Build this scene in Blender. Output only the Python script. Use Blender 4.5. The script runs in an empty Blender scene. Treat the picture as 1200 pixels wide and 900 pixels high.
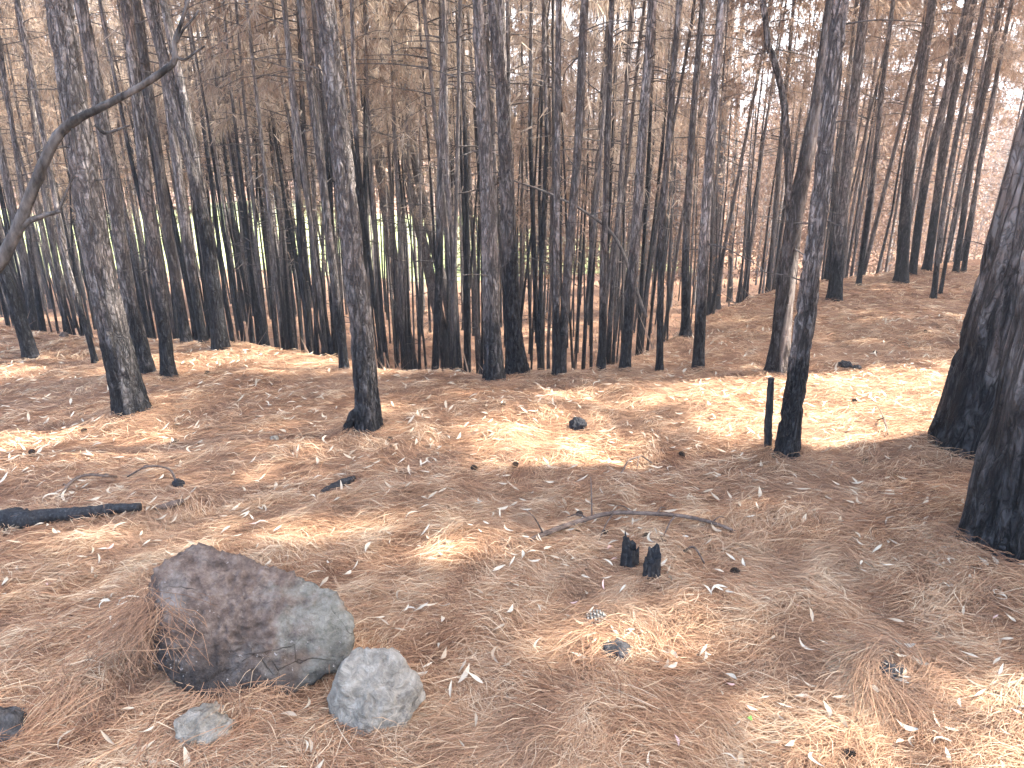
import bpy, bmesh, math, random
import numpy as np
from mathutils import Vector, noise as mn

# ------------------------------------------------------------------ camera, light, exposure
sc = bpy.context.scene
COL = sc.collection
CAMH, PITCH, FPX = 1.65, math.radians(20.4), 873.0
cam_d = bpy.data.cameras.new('camera'); cam = bpy.data.objects.new('camera', cam_d); COL.objects.link(cam)
cam.location = (0, 0, CAMH); cam.rotation_euler = (math.pi/2-PITCH, 0, 0)
cam_d.sensor_width = 36; cam_d.lens = 36*FPX/1200; cam_d.clip_start = 0.05; cam_d.clip_end = 3000
sc.camera = cam
SUN_EL = math.radians(50); SUN_AZ = math.radians(80)      # azimuth clockwise from +Y
w = bpy.data.worlds.new('World'); sc.world = w; w.use_nodes = True
nt = w.node_tree; nt.nodes.clear()
sky = nt.nodes.new('ShaderNodeTexSky'); sky.sky_type = 'NISHITA'; sky.sun_disc = False
sky.sun_elevation = SUN_EL; sky.sun_rotation = SUN_AZ; sky.air_density = 1.0; sky.dust_density = 4.0; sky.ozone_density = 1.0
bg = nt.nodes.new('ShaderNodeBackground'); bg.inputs[1].default_value = 0.15
wo = nt.nodes.new('ShaderNodeOutputWorld')
nt.links.new(sky.outputs[0], bg.inputs[0]); nt.links.new(bg.outputs[0], wo.inputs[0])
sun_d = bpy.data.lights.new('sun', 'SUN'); sun_d.energy = 3.6; sun_d.angle = math.radians(1.0); sun_d.color = (1.0, 0.95, 0.87)
sun = bpy.data.objects.new('sun', sun_d); COL.objects.link(sun)
SUNV = Vector((math.cos(SUN_EL)*math.sin(SUN_AZ), math.cos(SUN_EL)*math.cos(SUN_AZ), math.sin(SUN_EL)))
sun.rotation_euler = SUNV.to_track_quat('Z', 'Y').to_euler(); sun.location = SUNV*60
sc.view_settings.view_transform = 'Standard'; sc.view_settings.look = 'None'
sc.view_settings.exposure = 2.93; sc.view_settings.gamma = 1.0; sc.view_settings.use_curve_mapping = False
sc.cycles.use_denoising = True
sc.cycles.use_adaptive_sampling = True; sc.cycles.adaptive_threshold = .02
sc.cycles.max_bounces = 5; sc.cycles.diffuse_bounces = 3; sc.cycles.transmission_bounces = 3
sc.cycles.sample_clamp_indirect = 6

RNG = np.random.default_rng(7); random.seed(7)

# ------------------------------------------------------------------ helpers
def new_mesh(name, V, F, tint=None, smooth=False, extra=None):
    V = np.asarray(V, dtype=np.float32); F = np.asarray(F, dtype=np.int32)
    me = bpy.data.meshes.new(name)
    k = F.shape[1]
    me.vertices.add(len(V)); me.vertices.foreach_set('co', V.ravel())
    me.loops.add(F.size); me.loops.foreach_set('vertex_index', F.ravel())
    me.polygons.add(len(F)); me.polygons.foreach_set('loop_start', np.arange(0, F.size, k, dtype=np.int32))
    if smooth: me.polygons.foreach_set('use_smooth', np.ones(len(F), dtype=bool))
    me.update(calc_edges=True)
    if tint is not None:
        a = me.attributes.new('tint', 'FLOAT', 'POINT'); a.data.foreach_set('value', np.asarray(tint, dtype=np.float32))
    return me
def obj(name, me, mat=None, parent=None, loc=(0, 0, 0)):
    o = bpy.data.objects.new(name, me); COL.objects.link(o); o.location = loc
    if name in ('crown', 'limbs'): o['kind'] = 'stuff'
    if mat is not None and len(me.materials) == 0: me.materials.append(mat)
    if parent is not None: o.parent = parent
    return o
def tag(o, label=None, cat=None, group=None, kind=None):
    if label: o['label'] = label
    if cat: o['category'] = cat
    if group: o['group'] = group
    if kind: o['kind'] = kind
    return o
def thing(name, loc, label, cat, group=None):
    o = bpy.data.objects.new(name, None); COL.objects.link(o); o.location = loc; o.empty_display_size = .2
    return tag(o, label, cat, group)
def sm(a, b, x):
    t = np.clip((x-a)/(b-a), 0, 1); return t*t*(3-2*t)
_rw = np.random.default_rng(3)
def wave_field(n, lmin, lmax, seed):
    r = np.random.default_rng(seed)
    lam = np.exp(r.uniform(np.log(lmin), np.log(lmax), n)); th = r.uniform(0, 2*np.pi, n); ph = r.uniform(0, 2*np.pi, n)
    kx, ky = 2*np.pi/lam*np.cos(th), 2*np.pi/lam*np.sin(th)
    def f(x, y):
        x = np.asarray(x, float); y = np.asarray(y, float); s = np.zeros(np.broadcast(x, y).shape)
        for a, b, p in zip(kx, ky, ph): s += np.sin(a*x+b*y+p)
        return s/np.sqrt(n/2)
    return f
n_big, n_mid, n_small, n_tiny = wave_field(8, 2.5, 6, 1), wave_field(10, .7, 1.6, 2), wave_field(14, .16, .42, 5), wave_field(12, 8, 25, 9)
EX = [-40, -12, -8, -4.5, -2.5, -0.5, 1.0, 1.7, 3.2, 5.6, 8.3, 14, 40]
EY = [15, 10, 9.1, 7.8, 7.0, 6.25, 6.35, 7.6, 10.2, 12.2, 13.6, 15.5, 22]
def edge(x):
    x = np.asarray(x, float)
    return (np.interp(x-.35, EX, EY)+np.interp(x, EX, EY)+np.interp(x+.35, EX, EY))/3
MOUNDS = []       # (x, y, radius, height)
RIDGES = []       # (x0,y0,x1,y1,width,height)
def H(x, y, fine=True):
    x = np.asarray(x, float); y = np.asarray(y, float)
    e = edge(x); t = y-e
    z = -0.085*np.minimum(y, 40) + 0.004*np.clip(x-3, 0, 8)*np.clip(y-7, 0, 7)
    near = 1-sm(0, 8, t)
    z = z+.03*n_big(x, y)*near
    s = np.clip((t+.25)/11.0, 0, 1)
    z = z - 3.1*(1-(1-s)**2.0)*sm(0, .08, s)
    z = z + sm(11, 24, t)*(-0.35+.15*n_tiny(x, y))
    # far: flat meadow, then wooded hill, lower to the right
    far = np.clip(y-66, 0, 200)
    z = z + np.where(y > 40, -0.02*(np.minimum(y, 66)-40), 0)
    rise = 0.10*(1-sm(-30, 12, x))
    z = z + rise*np.minimum(far, 110)
    # close relief
    if fine:
        r = np.hypot(x, y)
        z = z+.011*n_mid(x, y)*(1-sm(9, 20, r))+.005*n_small(x, y)*(1-sm(5, 12, r))
        for mx, my, mr, mh in MOUNDS:
            z = z+mh*np.exp(-((x-mx)**2+(y-my)**2)/(mr*mr))
        for x0, y0, x1, y1, ww, hh in RIDGES:
            dx, dy = x1-x0, y1-y0; L2 = dx*dx+dy*dy
            u = np.clip(((x-x0)*dx+(y-y0)*dy)/L2, 0, 1)
            z = z+hh*np.exp(-(((x-x0-u*dx)**2+(y-y0-u*dy)**2)/(ww*ww)))
    return z
def ray(px, py):
    u, v = (px-600)/FPX, (450-py)/FPX
    return Vector((u, math.cos(PITCH)+v*math.sin(PITCH), -math.sin(PITCH)+v*math.cos(PITCH)))
def ground_at(px, py):
    d = ray(px, py); ts = np.linspace(.8, 60, 8000)
    x, y, z = d.x*ts, d.y*ts, CAMH+d.z*ts
    hit = np.argmax(z < H(x, y))
    return Vector((x[hit], y[hit], float(H(x[hit], y[hit]))))
def at_depth(px, py, Y):
    d = ray(px, py); t = Y/d.y
    return Vector((d.x*t, Y, CAMH+d.z*t))
def cdepth(p): return p.y*math.cos(PITCH)+(CAMH-p.z)*math.sin(PITCH)
def px_size(p, n): return n*cdepth(p)/FPX

# mounds and ridges around bases, logs, stones (plan positions found from the photograph)
def G(px, py): return ground_at(px, py)
for (px, py, r, h) in ((155, 487, .30, .04), (430, 503, .25, .03), (922, 537, .28, .05), (1150, 515, .55, .05), (1195, 640, .55, .05),
                       (290, 780, .42, .05), (1045, 790, .13, .05), (722, 762, .16, .04), (190, 800, .2, .03), (560, 700, .35, .03),
                       (620, 520, .5, .04), (80, 760, .4, .03), (900, 720, .5, .03), (700, 860, .3, .02)):
    p = G(px, py); MOUNDS.append((p.x, p.y, r, h))
a, b = G(418, 562), G(498, 512); RIDGES.append((a.x, a.y, b.x, b.y, .10, .05))
a, b = G(165, 603), G(222, 593); RIDGES.append((a.x, a.y, b.x, b.y, .08, .045))
a, b = G(770, 640), G(930, 590); RIDGES.append((a.x, a.y, b.x, b.y, .2, .03))
a, b = G(600, 490), G(770, 550); RIDGES.append((a.x, a.y, b.x, b.y, .16, -.05))
a, b = G(640, 445), G(740, 475); RIDGES.append((a.x, a.y, b.x, b.y, .18, -.05))

# ------------------------------------------------------------------ materials
class NT:
    def __init__(s, name):
        s.m = bpy.data.materials.new(name); s.m.use_nodes = True; s.t = s.m.node_tree; s.t.nodes.clear()
        s.out = s.n('ShaderNodeOutputMaterial')
    def n(s, typ, **kw):
        nd = s.t.nodes.new(typ)
        for k, v in kw.items(): setattr(nd, k, v)
        return nd
    def l(s, a, b): s.t.links.new(a, b)
    def ins(s, nd, **kw):
        for k, v in kw.items():
            i = nd.inputs[k.replace('_', ' ')]
            if hasattr(v, 'is_output'): s.l(v, i)
            else: i.default_value = v
        return nd
    def coord(s, which='Object', scale=None, rot=None, loc=None):
        c = s.n('ShaderNodeTexCoord').outputs[which]
        if scale or rot or loc:
            mp = s.n('ShaderNodeMapping'); s.l(c, mp.inputs[0])
            if loc: mp.inputs[1].default_value = loc
            if rot: mp.inputs[2].default_value = rot
            if scale: mp.inputs[3].default_value = scale
            c = mp.outputs[0]
        return c
    def noise(s, vec, scale, detail=4, rough=.55, dist=0):
        nd = s.n('ShaderNodeTexNoise'); s.l(vec, nd.inputs['Vector'])
        nd.inputs['Scale'].default_value = scale; nd.inputs['Detail'].default_value = detail
        nd.inputs['Roughness'].default_value = rough; nd.inputs['Distortion'].default_value = dist
        return nd.outputs[0]
    def voro(s, vec, scale, feature='F1'):
        nd = s.n('ShaderNodeTexVoronoi'); nd.feature = feature; s.l(vec, nd.inputs['Vector']); nd.inputs['Scale'].default_value = scale
        return nd.outputs[0]
    def ramp(s, fac, stops, interp='LINEAR'):
        nd = s.n('ShaderNodeValToRGB'); s.l(fac, nd.inputs[0]); cr = nd.color_ramp; cr.interpolation = interp
        while len(cr.elements) < len(stops): cr.elements.new(.5)
        for e, (p, c) in zip(cr.elements, stops):
            e.position = p; e.color = (*c, 1) if len(c) == 3 else c
        return nd.outputs[0]
    def step(s, fac, a, b):
        if a > b: return s.ramp(fac, [(b, (1, 1, 1)), (a, (0, 0, 0))])
        return s.ramp(fac, [(a, (0, 0, 0)), (b, (1, 1, 1))])
    def math(s, op, a, b=None, c=None):
        nd = s.n('ShaderNodeMath', operation=op)
        for i, v in enumerate((a, b, c)):
            if v is None: continue
            if hasattr(v, 'is_output'): s.l(v, nd.inputs[i])
            else: nd.inputs[i].default_value = v
        return nd.outputs[0]
    def mix(s, fac, a, b, mode='MIX'):
        nd = s.n('ShaderNodeMixRGB', blend_type=mode)
        for i, v in enumerate((fac, a, b)):
            if hasattr(v, 'is_output'): s.l(v, nd.inputs[i])
            elif i == 0: nd.inputs[0].default_value = v
            else: nd.inputs[i].default_value = (*v, 1)
        return nd.outputs[0]
    def attr(s, name): return s.n('ShaderNodeAttribute', attribute_name=name).outputs['Fac']
    def rand(s): return s.n('ShaderNodeObjectInfo').outputs['Random']
    def bump(s, h, strength=.5, dist=.02):
        nd = s.n('ShaderNodeBump'); s.l(h, nd.inputs['Height']); nd.inputs['Strength'].default_value = strength; nd.inputs['Distance'].default_value = dist
        return nd.outputs[0]
    def bsdf(s, col, rough=.85, normal=None, spec=.25):
        p = s.n('ShaderNodeBsdfPrincipled')
        s.ins(p, Base_Color=col if hasattr(col, 'is_output') else (*col, 1), Roughness=rough)
        p.inputs['Specular IOR Level'].default_value = spec
        if normal is not None: s.l(normal, p.inputs['Normal'])
        return p.outputs[0]
    def done(s, shader): s.l(shader, s.out.inputs[0]); return s.m

def mat_ground():
    t = NT('needle_floor'); c = t.coord('Object')
    def fib(rot, sc, dist):
        return t.noise(t.coord('Object', scale=(1, .09, 1), rot=(0, 0, rot)), sc, 3, .6, dist)
    f1, f2, f3 = fib(.9, 120, .8), fib(1.7, 150, .8), fib(2.5, 100, .8)
    f = t.math('MAXIMUM', t.math('MAXIMUM', f1, f2), f3)
    col = t.ramp(f, [(.42, (.08, .038, .022)), (.56, (.22, .112, .063)), (.68, (.36, .198, .112)), (.82, (.48, .30, .18))])
    big = t.noise(c, .9, 4, .6); red = t.noise(c, 2.6, 5, .6)
    col = t.mix(t.step(big, .38, .68), col, t.mix(.5, col, (.40, .27, .185)))
    col = t.mix(t.math('MULTIPLY', t.step(red, .5, .75), .45), col, (.125, .068, .047))
    st1 = t.noise(t.coord('Object', scale=(.5, 1, 1), rot=(0, 0, .2)), 16, 6, .72); st2 = t.noise(c, 42, 4, .7)
    col = t.mix(t.math('MULTIPLY', t.step(st1, .5, .68), .55), col, (.52, .34, .21))
    col = t.mix(t.math('MULTIPLY', t.step(st1, .48, .34), .6), col, (.10, .05, .03))
    col = t.mix(t.math('MULTIPLY', t.step(st2, .62, .72), .5), col, (.58, .42, .28))
    h = t.math('ADD', t.math('MULTIPLY', f, .6), t.math('MULTIPLY', t.noise(c, 14, 5, .6), .8))
    return t.done(t.bsdf(col, .9, t.bump(h, .7, .03), .15))
def mat_needle():
    t = NT('dead_needles'); a = t.attr('tint'); c = t.coord('Object')
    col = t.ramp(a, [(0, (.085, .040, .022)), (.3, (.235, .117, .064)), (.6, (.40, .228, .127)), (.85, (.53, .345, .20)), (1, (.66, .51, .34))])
    big = t.noise(c, 1.1, 3, .6)
    col = t.mix(t.math('MULTIPLY', t.step(big, .45, .7), .35), col, (.43, .295, .19))
    col = t.mix(t.math('MULTIPLY', t.step(t.noise(c, 2.3, 4, .6), .52, .72), .4), col, (.155, .082, .054))
    return t.done(t.bsdf(col, .75, None, .25))
def mat_foliage(name, c0, c1, c2, trans=.4):
    t = NT(name); a = t.attr('tint')
    col = t.ramp(a, [(0, c0), (.5, c1), (1, c2)])
    r = t.rand(); col = t.mix(t.math('MULTIPLY', r, .35), col, c1)
    d = t.n('ShaderNodeBsdfDiffuse'); t.l(col, d.inputs[0])
    tr = t.n('ShaderNodeBsdfTranslucent'); t.l(col, tr.inputs[0])
    ms = t.n('ShaderNodeMixShader'); ms.inputs[0].default_value = trans
    t.l(d.outputs[0], ms.inputs[1]); t.l(tr.outputs[0], ms.inputs[2])
    return t.done(ms.outputs[0])
def mat_bark(name, light=1.0, charh=1.3, soft=.9, scar=False, warm=0.0, scale=1.0):
    t = NT(name); c = t.coord('Object')
    cz = t.coord('Object', scale=(1, 1, .28))
    rg = t.noise(t.coord('Object', scale=(1, 1, .16)), 26*scale, 4, .6, .7)
    rg2 = t.noise(t.coord('Object', scale=(1, 1, .7)), 22*scale, 3, .6, .5)
    fiss = t.math('MULTIPLY', t.step(t.math('ABSOLUTE', t.math('SUBTRACT', rg, .5)), .0, .075), t.math('ADD', t.math('MULTIPLY', t.step(t.math('ABSOLUTE', t.math('SUBTRACT', rg2, .5)), .0, .05), .5), .5))
    flake = t.noise(t.coord('Object', scale=(1, 1, .35)), 46*scale, 4, .65)
    rnd = t.rand()
    k = light
    plate = t.ramp(flake, [(.3, (.075*k, .064*k, .058*k)), (.5, (.15*k, .132*k, .12*k)), (.72, (.27*k, .245*k, .228*k))])
    plate = t.mix(t.math('MULTIPLY', t.step(t.noise(c, 3.2, 3), .45, .7), .5+warm), plate, (.135*k, .09*k, .068*k))
    tone = t.math('ADD', t.math('MULTIPLY', rnd, .6), .7)
    cmb = t.n('ShaderNodeCombineColor')
    for i in range(3): t.l(tone, cmb.inputs[i])
    plate = t.mix(1.0, plate, cmb.outputs[0], 'MULTIPLY')
    bark = t.mix(fiss, (.040*k, .034*k, .031*k), plate)
    # charring up from the ground, ragged, height differs from tree to tree
    sep = t.n('ShaderNodeSeparateXYZ'); t.l(c, sep.inputs[0])
    rag = t.math('MULTIPLY', t.math('SUBTRACT', t.noise(t.coord('Object', scale=(1, 1, .22)), 6, 5, .65), .5), 2.6*soft)
    hh = t.math('ADD', t.math('ADD', sep.outputs[2], rag), t.math('MULTIPLY', rnd, -.8*charh))
    chf = t.n('ShaderNodeMapRange', interpolation_type='SMOOTHSTEP'); t.l(hh, chf.inputs[0])
    chf.inputs[1].default_value = .15*charh; chf.inputs[2].default_value = .15*charh+soft
    chf.inputs[3].default_value = 1; chf.inputs[4].default_value = 0
    ch = t.ramp(flake, [(.3, (.012, .012, .013)), (.52, (.036, .035, .037)), (.75, (.10, .098, .10))])
    ch = t.mix(fiss, (.006, .006, .006), ch)
    col = t.mix(chf.outputs[0], bark, ch)
    if scar:
        ang = t.math('SUBTRACT', sep.outputs[0], t.math('MULTIPLY', sep.outputs[2], .012))
        sc_n = t.math('ADD', ang, t.math('MULTIPLY', t.math('SUBTRACT', t.noise(t.coord('Object', scale=(1, 1, .12)), 9, 4), .5), .12))
        sf = t.step(t.math('ADD', sc_n, .5), .455, .49)
        wood = t.ramp(t.noise(t.coord('Object', scale=(1, 1, .06)), 60, 4), [(.3, (.17, .13, .105)), (.7, (.40, .35, .31))])
        wood = t.mix(t.step(t.noise(t.coord('Object', scale=(1, 1, .3)), 7, 5, .7), .48, .6), wood, (.07, .055, .047))
        col = t.mix(sf, col, wood)
    hgt = t.math('ADD', t.math('MULTIPLY', fiss, .7), t.math('MULTIPLY', flake, .6))
    return t.done(t.bsdf(col, .82, t.bump(hgt, 1.0, .02), .25))
def mat_plain(name, stops, scale=8, rough=.85, stretch=(1, 1, 1), bumpd=.01, spec=.2):
    t = NT(name); n = t.noise(t.coord('Object', scale=stretch), scale, 5, .6)
    return t.done(t.bsdf(t.ramp(n, stops), rough, t.bump(n, .6, bumpd), spec))

M = {}
M['ground'] = mat_ground(); M['needle'] = mat_needle()
M['fol_brown'] = mat_foliage('scorched_needles', (.22, .17, .13), (.43, .35, .275), (.62, .52, .42), trans=.48)
M['fol_orange'] = mat_foliage('rust_needles', (.19, .135, .10), (.37, .275, .205), (.54, .43, .335), trans=.42)
M['fol_far'] = mat_foliage('distant_needles', (.17, .11, .073), (.26, .17, .115), (.18, .19, .11))
M['bark'] = mat_bark('bark', 1.6, .45, .8)
M['bark_pale'] = mat_bark('bark_pale', 2.0, .45, .8)
M['bark_dark'] = mat_bark('bark_dark', 1.5, 1.3, 1.3)
M['bark_warm'] = mat_bark('bark_warm', 1.3, .6, .7, warm=.3)
M['bark_scar'] = mat_bark('bark_scar', .9, 1.0, .8, scar=True)
M['bark_valley'] = mat_bark('bark_valley', 2.2, 1.7, 2.0, scale=.8)
M['bark_big'] = mat_bark('bark_big', 1.4, .45, 1.3, scale=.5, warm=.3)
M['limb'] = mat_plain('limb_bark', [(.3, (.05, .043, .04)), (.7, (.16, .14, .125))], 20)
M['char'] = mat_plain('charcoal', [(.3, (.007, .007, .008)), (.55, (.022, .022, .024)), (.8, (.09, .088, .086))], 75, .7, (1, 1, .5), .02, .35)
M['deadwood'] = mat_plain('dead_wood', [(.35, (.022, .020, .018)), (.5, (.075, .068, .062)), (.75, (.19, .17, .155))], 26, .85, (1, 1, .3), .02)
M['twig'] = mat_plain('twig', [(.3, (.06, .04, .03)), (.7, (.2, .15, .12))], 30)
M['cone'] = mat_plain('cone', [(.3, (.018, .014, .012)), (.7, (.08, .06, .048))], 60)

# ------------------------------------------------------------------ generic shapes
def tube(pts, rad, sides=8, cap=True, jitter=0.0, seed=0, sub=1):
    """tapered tube along points; returns V, F(quads)"""
    P = np.array([tuple(p) for p in pts], float); R = np.array(rad, float)
    if sub > 1:
        s = np.arange(len(P)); ss = np.linspace(0, len(P)-1, (len(P)-1)*sub+1)
        # catmull-rom
        Pp = np.vstack([2*P[0]-P[1], P, 2*P[-1]-P[-2]])
        out = []
        for v in ss:
            i = min(int(v), len(P)-2); f = v-i
            p0, p1, p2, p3 = Pp[i], Pp[i+1], Pp[i+2], Pp[i+3]
            out.append(.5*((2*p1)+(-p0+p2)*f+(2*p0-5*p1+4*p2-p3)*f*f+(-p0+3*p1-3*p2+p3)*f**3))
        R = np.interp(ss, s, R); P = np.array(out)
    T = np.gradient(P, axis=0); T /= np.linalg.norm(T, axis=1, keepdims=True)+1e-9
    ref = np.array([0, 0, 1.0]) if abs(T[0][2]) < .8 else np.array([1.0, 0, 0])
    V = []; th = np.linspace(0, 2*np.pi, sides, endpoint=False); r = np.random.default_rng(seed)
    jj = 1+jitter*r.standard_normal((len(P), sides))
    u = np.cross(T[0], ref); u /= np.linalg.norm(u)
    for i in range(len(P)):
        u = u-T[i]*np.dot(u, T[i]); u /= np.linalg.norm(u); v = np.cross(T[i], u)
        V.append(P[i]+R[i]*jj[i][:, None]*(np.cos(th)[:, None]*u+np.sin(th)[:, None]*v))
    V = np.vstack(V); n = len(P)
    i, j = np.meshgrid(np.arange(n-1), np.arange(sides), indexing='ij'); j2 = (j+1) % sides
    F = np.stack([i*sides+j, i*sides+j2, (i+1)*sides+j2, (i+1)*sides+j], -1).reshape(-1, 4)
    if cap:
        c0, c1 = len(V), len(V)+1; V = np.vstack([V, P[0], P[-1]])
        k = np.arange(sides); k2 = (k+1) % sides; L = (n-1)*sides
        F = np.vstack([F, np.stack([k2, k, np.full(sides, c0), np.full(sides, c0)], -1)[:, [0, 1, 2, 2]] if False else F[:0]])
        capf = [(int(k2[q]), int(q), c0) for q in range(sides)]+[(L+int(q), L+int(k2[q]), c1) for q in range(sides)]
        return V, F, capf
    return V, F, []
def mesh_any(name, V, F, capf=(), smooth=True):
    me = bpy.data.meshes.new(name)
    me.from_pydata([tuple(v) for v in V], [], [tuple(int(q) for q in f) for f in F]+list(capf))
    if smooth: me.polygons.foreach_set('use_smooth', np.ones(len(me.polygons), dtype=bool))
    me.update(); return me
def tube_mesh(name, pts, rad, sides=8, **kw):
    return mesh_any(name, *tube(pts, rad, sides, **kw))

# ------------------------------------------------------------------ the setting: ground
def axis(lo, hi, d0, g, c=0.0):
    out = [c]; d = d0; 
    while out[-1] < hi: out.append(out[-1]+d); d = d*g
    neg = [c]; d = d0
    while neg[0] > lo: neg.insert(0, neg[0]-d); d = d*g
    return np.array(neg[:-1]+out)
xs = axis(-420, 420, .035, 1.0085); ys = np.concatenate([np.arange(-30, -2, 1.0), np.arange(-2, .4, .12), axis(.4, 600, .03, 1.0075, .4)[1:]])
X, Y = np.meshgrid(xs, ys); Z = H(X, Y)
ny, nx = X.shape
idx = np.arange(ny*nx).reshape(ny, nx)
F = np.stack([idx[:-1, :-1], idx[:-1, 1:], idx[1:, 1:], idx[1:, :-1]], -1).reshape(-1, 4)
g = obj('ground', new_mesh('ground', np.stack([X, Y, Z], -1).reshape(-1, 3), F, smooth=True), M['ground']); tag(g, kind='structure')
# meadow beyond the stand
t = NT('meadow'); c = t.coord('Object')
mcol = t.ramp(t.noise(c, .35, 4, .6), [(.35, (.20, .25, .09)), (.55, (.33, .36, .17)), (.75, (.42, .42, .25))])
M['meadow'] = t.done(t.bsdf(mcol, .9, None, .1))
mx = np.linspace(-75, 10, 70); my = np.linspace(0, 1, 30); X, T = np.meshgrid(mx, my)
y0 = 39+1.2*np.sin(X*.31)+.8*np.sin(X*.77+1)+.10*np.clip(-X-10, 0, 60); y1 = 70+3*np.sin(X*.2)-np.clip(X+4, 0, 20)*2.0
Y = y0+(np.maximum(y1, y0+1)-y0)*T; Z = H(X, Y)+.03
idx = np.arange(X.size).reshape(X.shape)
F = np.stack([idx[:-1, :-1], idx[:-1, 1:], idx[1:, 1:], idx[1:, :-1]], -1).reshape(-1, 4)
tag(obj('meadow', new_mesh('meadow', np.stack([X, Y, Z], -1).reshape(-1, 3), F, smooth=True), M['meadow']), kind='structure')

# ------------------------------------------------------------------ crowns of scorched needles
# ground spots the sun reaches through the canopy: (x, y, rx, ry, share of twigs missing)
def spot(px, py, wx, wy, k):
    p = G(px, py); a = G(px+wx, py); b = G(px, py-wy); c_ = G(px, py+wy)
    return (p.x, (b.y+c_.y)/2, abs(a.x-p.x), abs(b.y-c_.y)/2, k)
SPOTS = [spot(985, 482, 180, 44, 1), spot(1100, 480, 110, 36, 1), spot(930, 505, 110, 24, 1), spot(1050, 457, 110, 24, 1), spot(850, 462, 60, 20, .9), spot(430, 622, 160, 36, .72), spot(610, 518, 100, 30, .65), spot(690, 535, 60, 14, .8),
         spot(725, 745, 105, 48, .78), spot(1080, 868, 180, 48, .82), spot(160, 622, 190, 22, .75), spot(360, 432, 80, 10, .9),
         spot(720, 462, 60, 9, .8), spot(560, 650, 90, 20, .6)]
def mask_lit(P, rng):
    """True where a twig would stand between the sun and one of those spots"""
    k = 1/math.tan(SUN_EL); sx, sy = -math.sin(SUN_AZ)*k, -math.cos(SUN_AZ)*k
    gz = np.zeros(len(P))-.4
    for _ in range(3):
        gx = P[:, 0]+sx*(P[:, 2]-gz); gy = P[:, 1]+sy*(P[:, 2]-gz); gz = -.085*gy
    drop = np.zeros(len(P), bool)
    for x, y, rx, ry, q in SPOTS:
        d = np.hypot((gx-x)/(rx+.15), (gy-y)/(ry+.15))+rng.normal(0, .10, len(P))
        drop |= (d < 1) & (rng.random(len(P)) < q)
    return drop
def crown_arrays(seed, L, R, nb, per, blades, blen, bw, bare_below=0.0, nbare=0, spread=.3, off=None):
    r = np.random.default_rng(seed)
    # branches
    t = np.sort(r.random(nb)); z0 = t*L; az = r.uniform(0, 2*np.pi, nb)
    ln = R*(1-.78*t**1.3)*r.uniform(.55, 1.15, nb)*np.where(t < .12, .7, 1)
    up = r.uniform(-.25, .35, nb)+.35*t; droop = r.uniform(.15, .5, nb)
    def bp(i, s):
        d = s*ln[i]
        return np.stack([np.cos(az[i])*d, np.sin(az[i])*d, z0[i]+up[i]*d-droop[i]*s*s*ln[i]], -1)
    # tufts
    bi = np.repeat(np.arange(nb), per); s = r.uniform(.22, 1.0, nb*per)**.8
    P = bp(bi, s)+r.normal(0, 1, (nb*per, 3))*(spread*ln[bi]*(.35+.4*s))[:, None]*np.array([1, 1, .5])
    keep = r.random(len(P)) > .08
    if off is not None: keep &= ~mask_lit(P+np.array(off), r)
    P, bi = P[keep], bi[keep]
    tt = np.clip(r.normal(.5, .2, len(P)), 0, 1)
    # blades
    n = len(P); B = np.repeat(P, blades, 0); m = len(B)
    out = np.stack([np.cos(az[bi]), np.sin(az[bi]), np.full(n, -.35)], -1); out = np.repeat(out, blades, 0)
    D = out*.55+r.normal(0, .75, (m, 3)); D[:, 2] -= .75; D /= np.linalg.norm(D, axis=1, keepdims=True)
    ll = blen*r.uniform(.6, 1.25, m); W = np.cross(D, r.normal(0, 1, (m, 3))); W /= np.linalg.norm(W, axis=1, keepdims=True)
    st = B+D*(ll*.08)[:, None]; a_ = st-W*bw*.5; b_ = st+W*bw*.5; tip = B+D*ll[:, None]; tip[:, 2] -= ll*.25
    V = np.stack([a_, b_, tip], 1).reshape(-1, 3); Fn = np.arange(3*m).reshape(-1, 3)
    tint = np.repeat(np.clip(np.repeat(tt, blades)+r.normal(0, .13, m), 0, 1), 3)
    # limbs (three-sided tapered)
    LV, LF = [], []
    lim = [(i, None) for i in range(nb)]
    for i in range(nb+nbare):
        if i < nb:
            ss = np.linspace(0, 1, 4); pts = np.stack([bp(np.array([i]), np.array([q]))[0] for q in ss]); r0 = .004+.006*ln[i]
            if off is not None and mask_lit(pts[1:]+np.array(off), r).any(): continue
        else:
            zz = -r.uniform(0, bare_below); aa = r.uniform(0, 6.283); l_ = R*r.uniform(.2, .8); dr = r.uniform(-.2, .5)
            ss = np.linspace(0, 1, 4)
            pts = np.stack([np.cos(aa)*l_*ss, np.sin(aa)*l_*ss, zz+.25*l_*ss-dr*l_*ss*ss], -1)+r.normal(0, .02, (4, 3))*ss[:, None]; r0 = .011
        v, f, _ = tube(pts, np.linspace(r0, .003, 4), 3, cap=False)
        LF.append(f+sum(len(q) for q in LV)); LV.append(v)
    # leader continuing the trunk
    return (V, Fn, tint), (np.vstack(LV), np.vstack(LF))

# prototypes shared by the stand below the bank
CROWN = []
for k in range(6):
    (V, Fn, ti), (lv, lf) = crown_arrays(100+k, 8.2, 1.5, 44 if k < 3 else 42, 8 if k < 3 else 11, 9, .27, .017, bare_below=2.8, nbare=9)
    CROWN.append((new_mesh('crown', V, Fn, ti), new_mesh('limbs', lv, lf)))
    CROWN[-1][0].materials.append(M['fol_brown'] if k < 3 else M['fol_orange']); CROWN[-1][1].materials.append(M['limb'])

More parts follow.
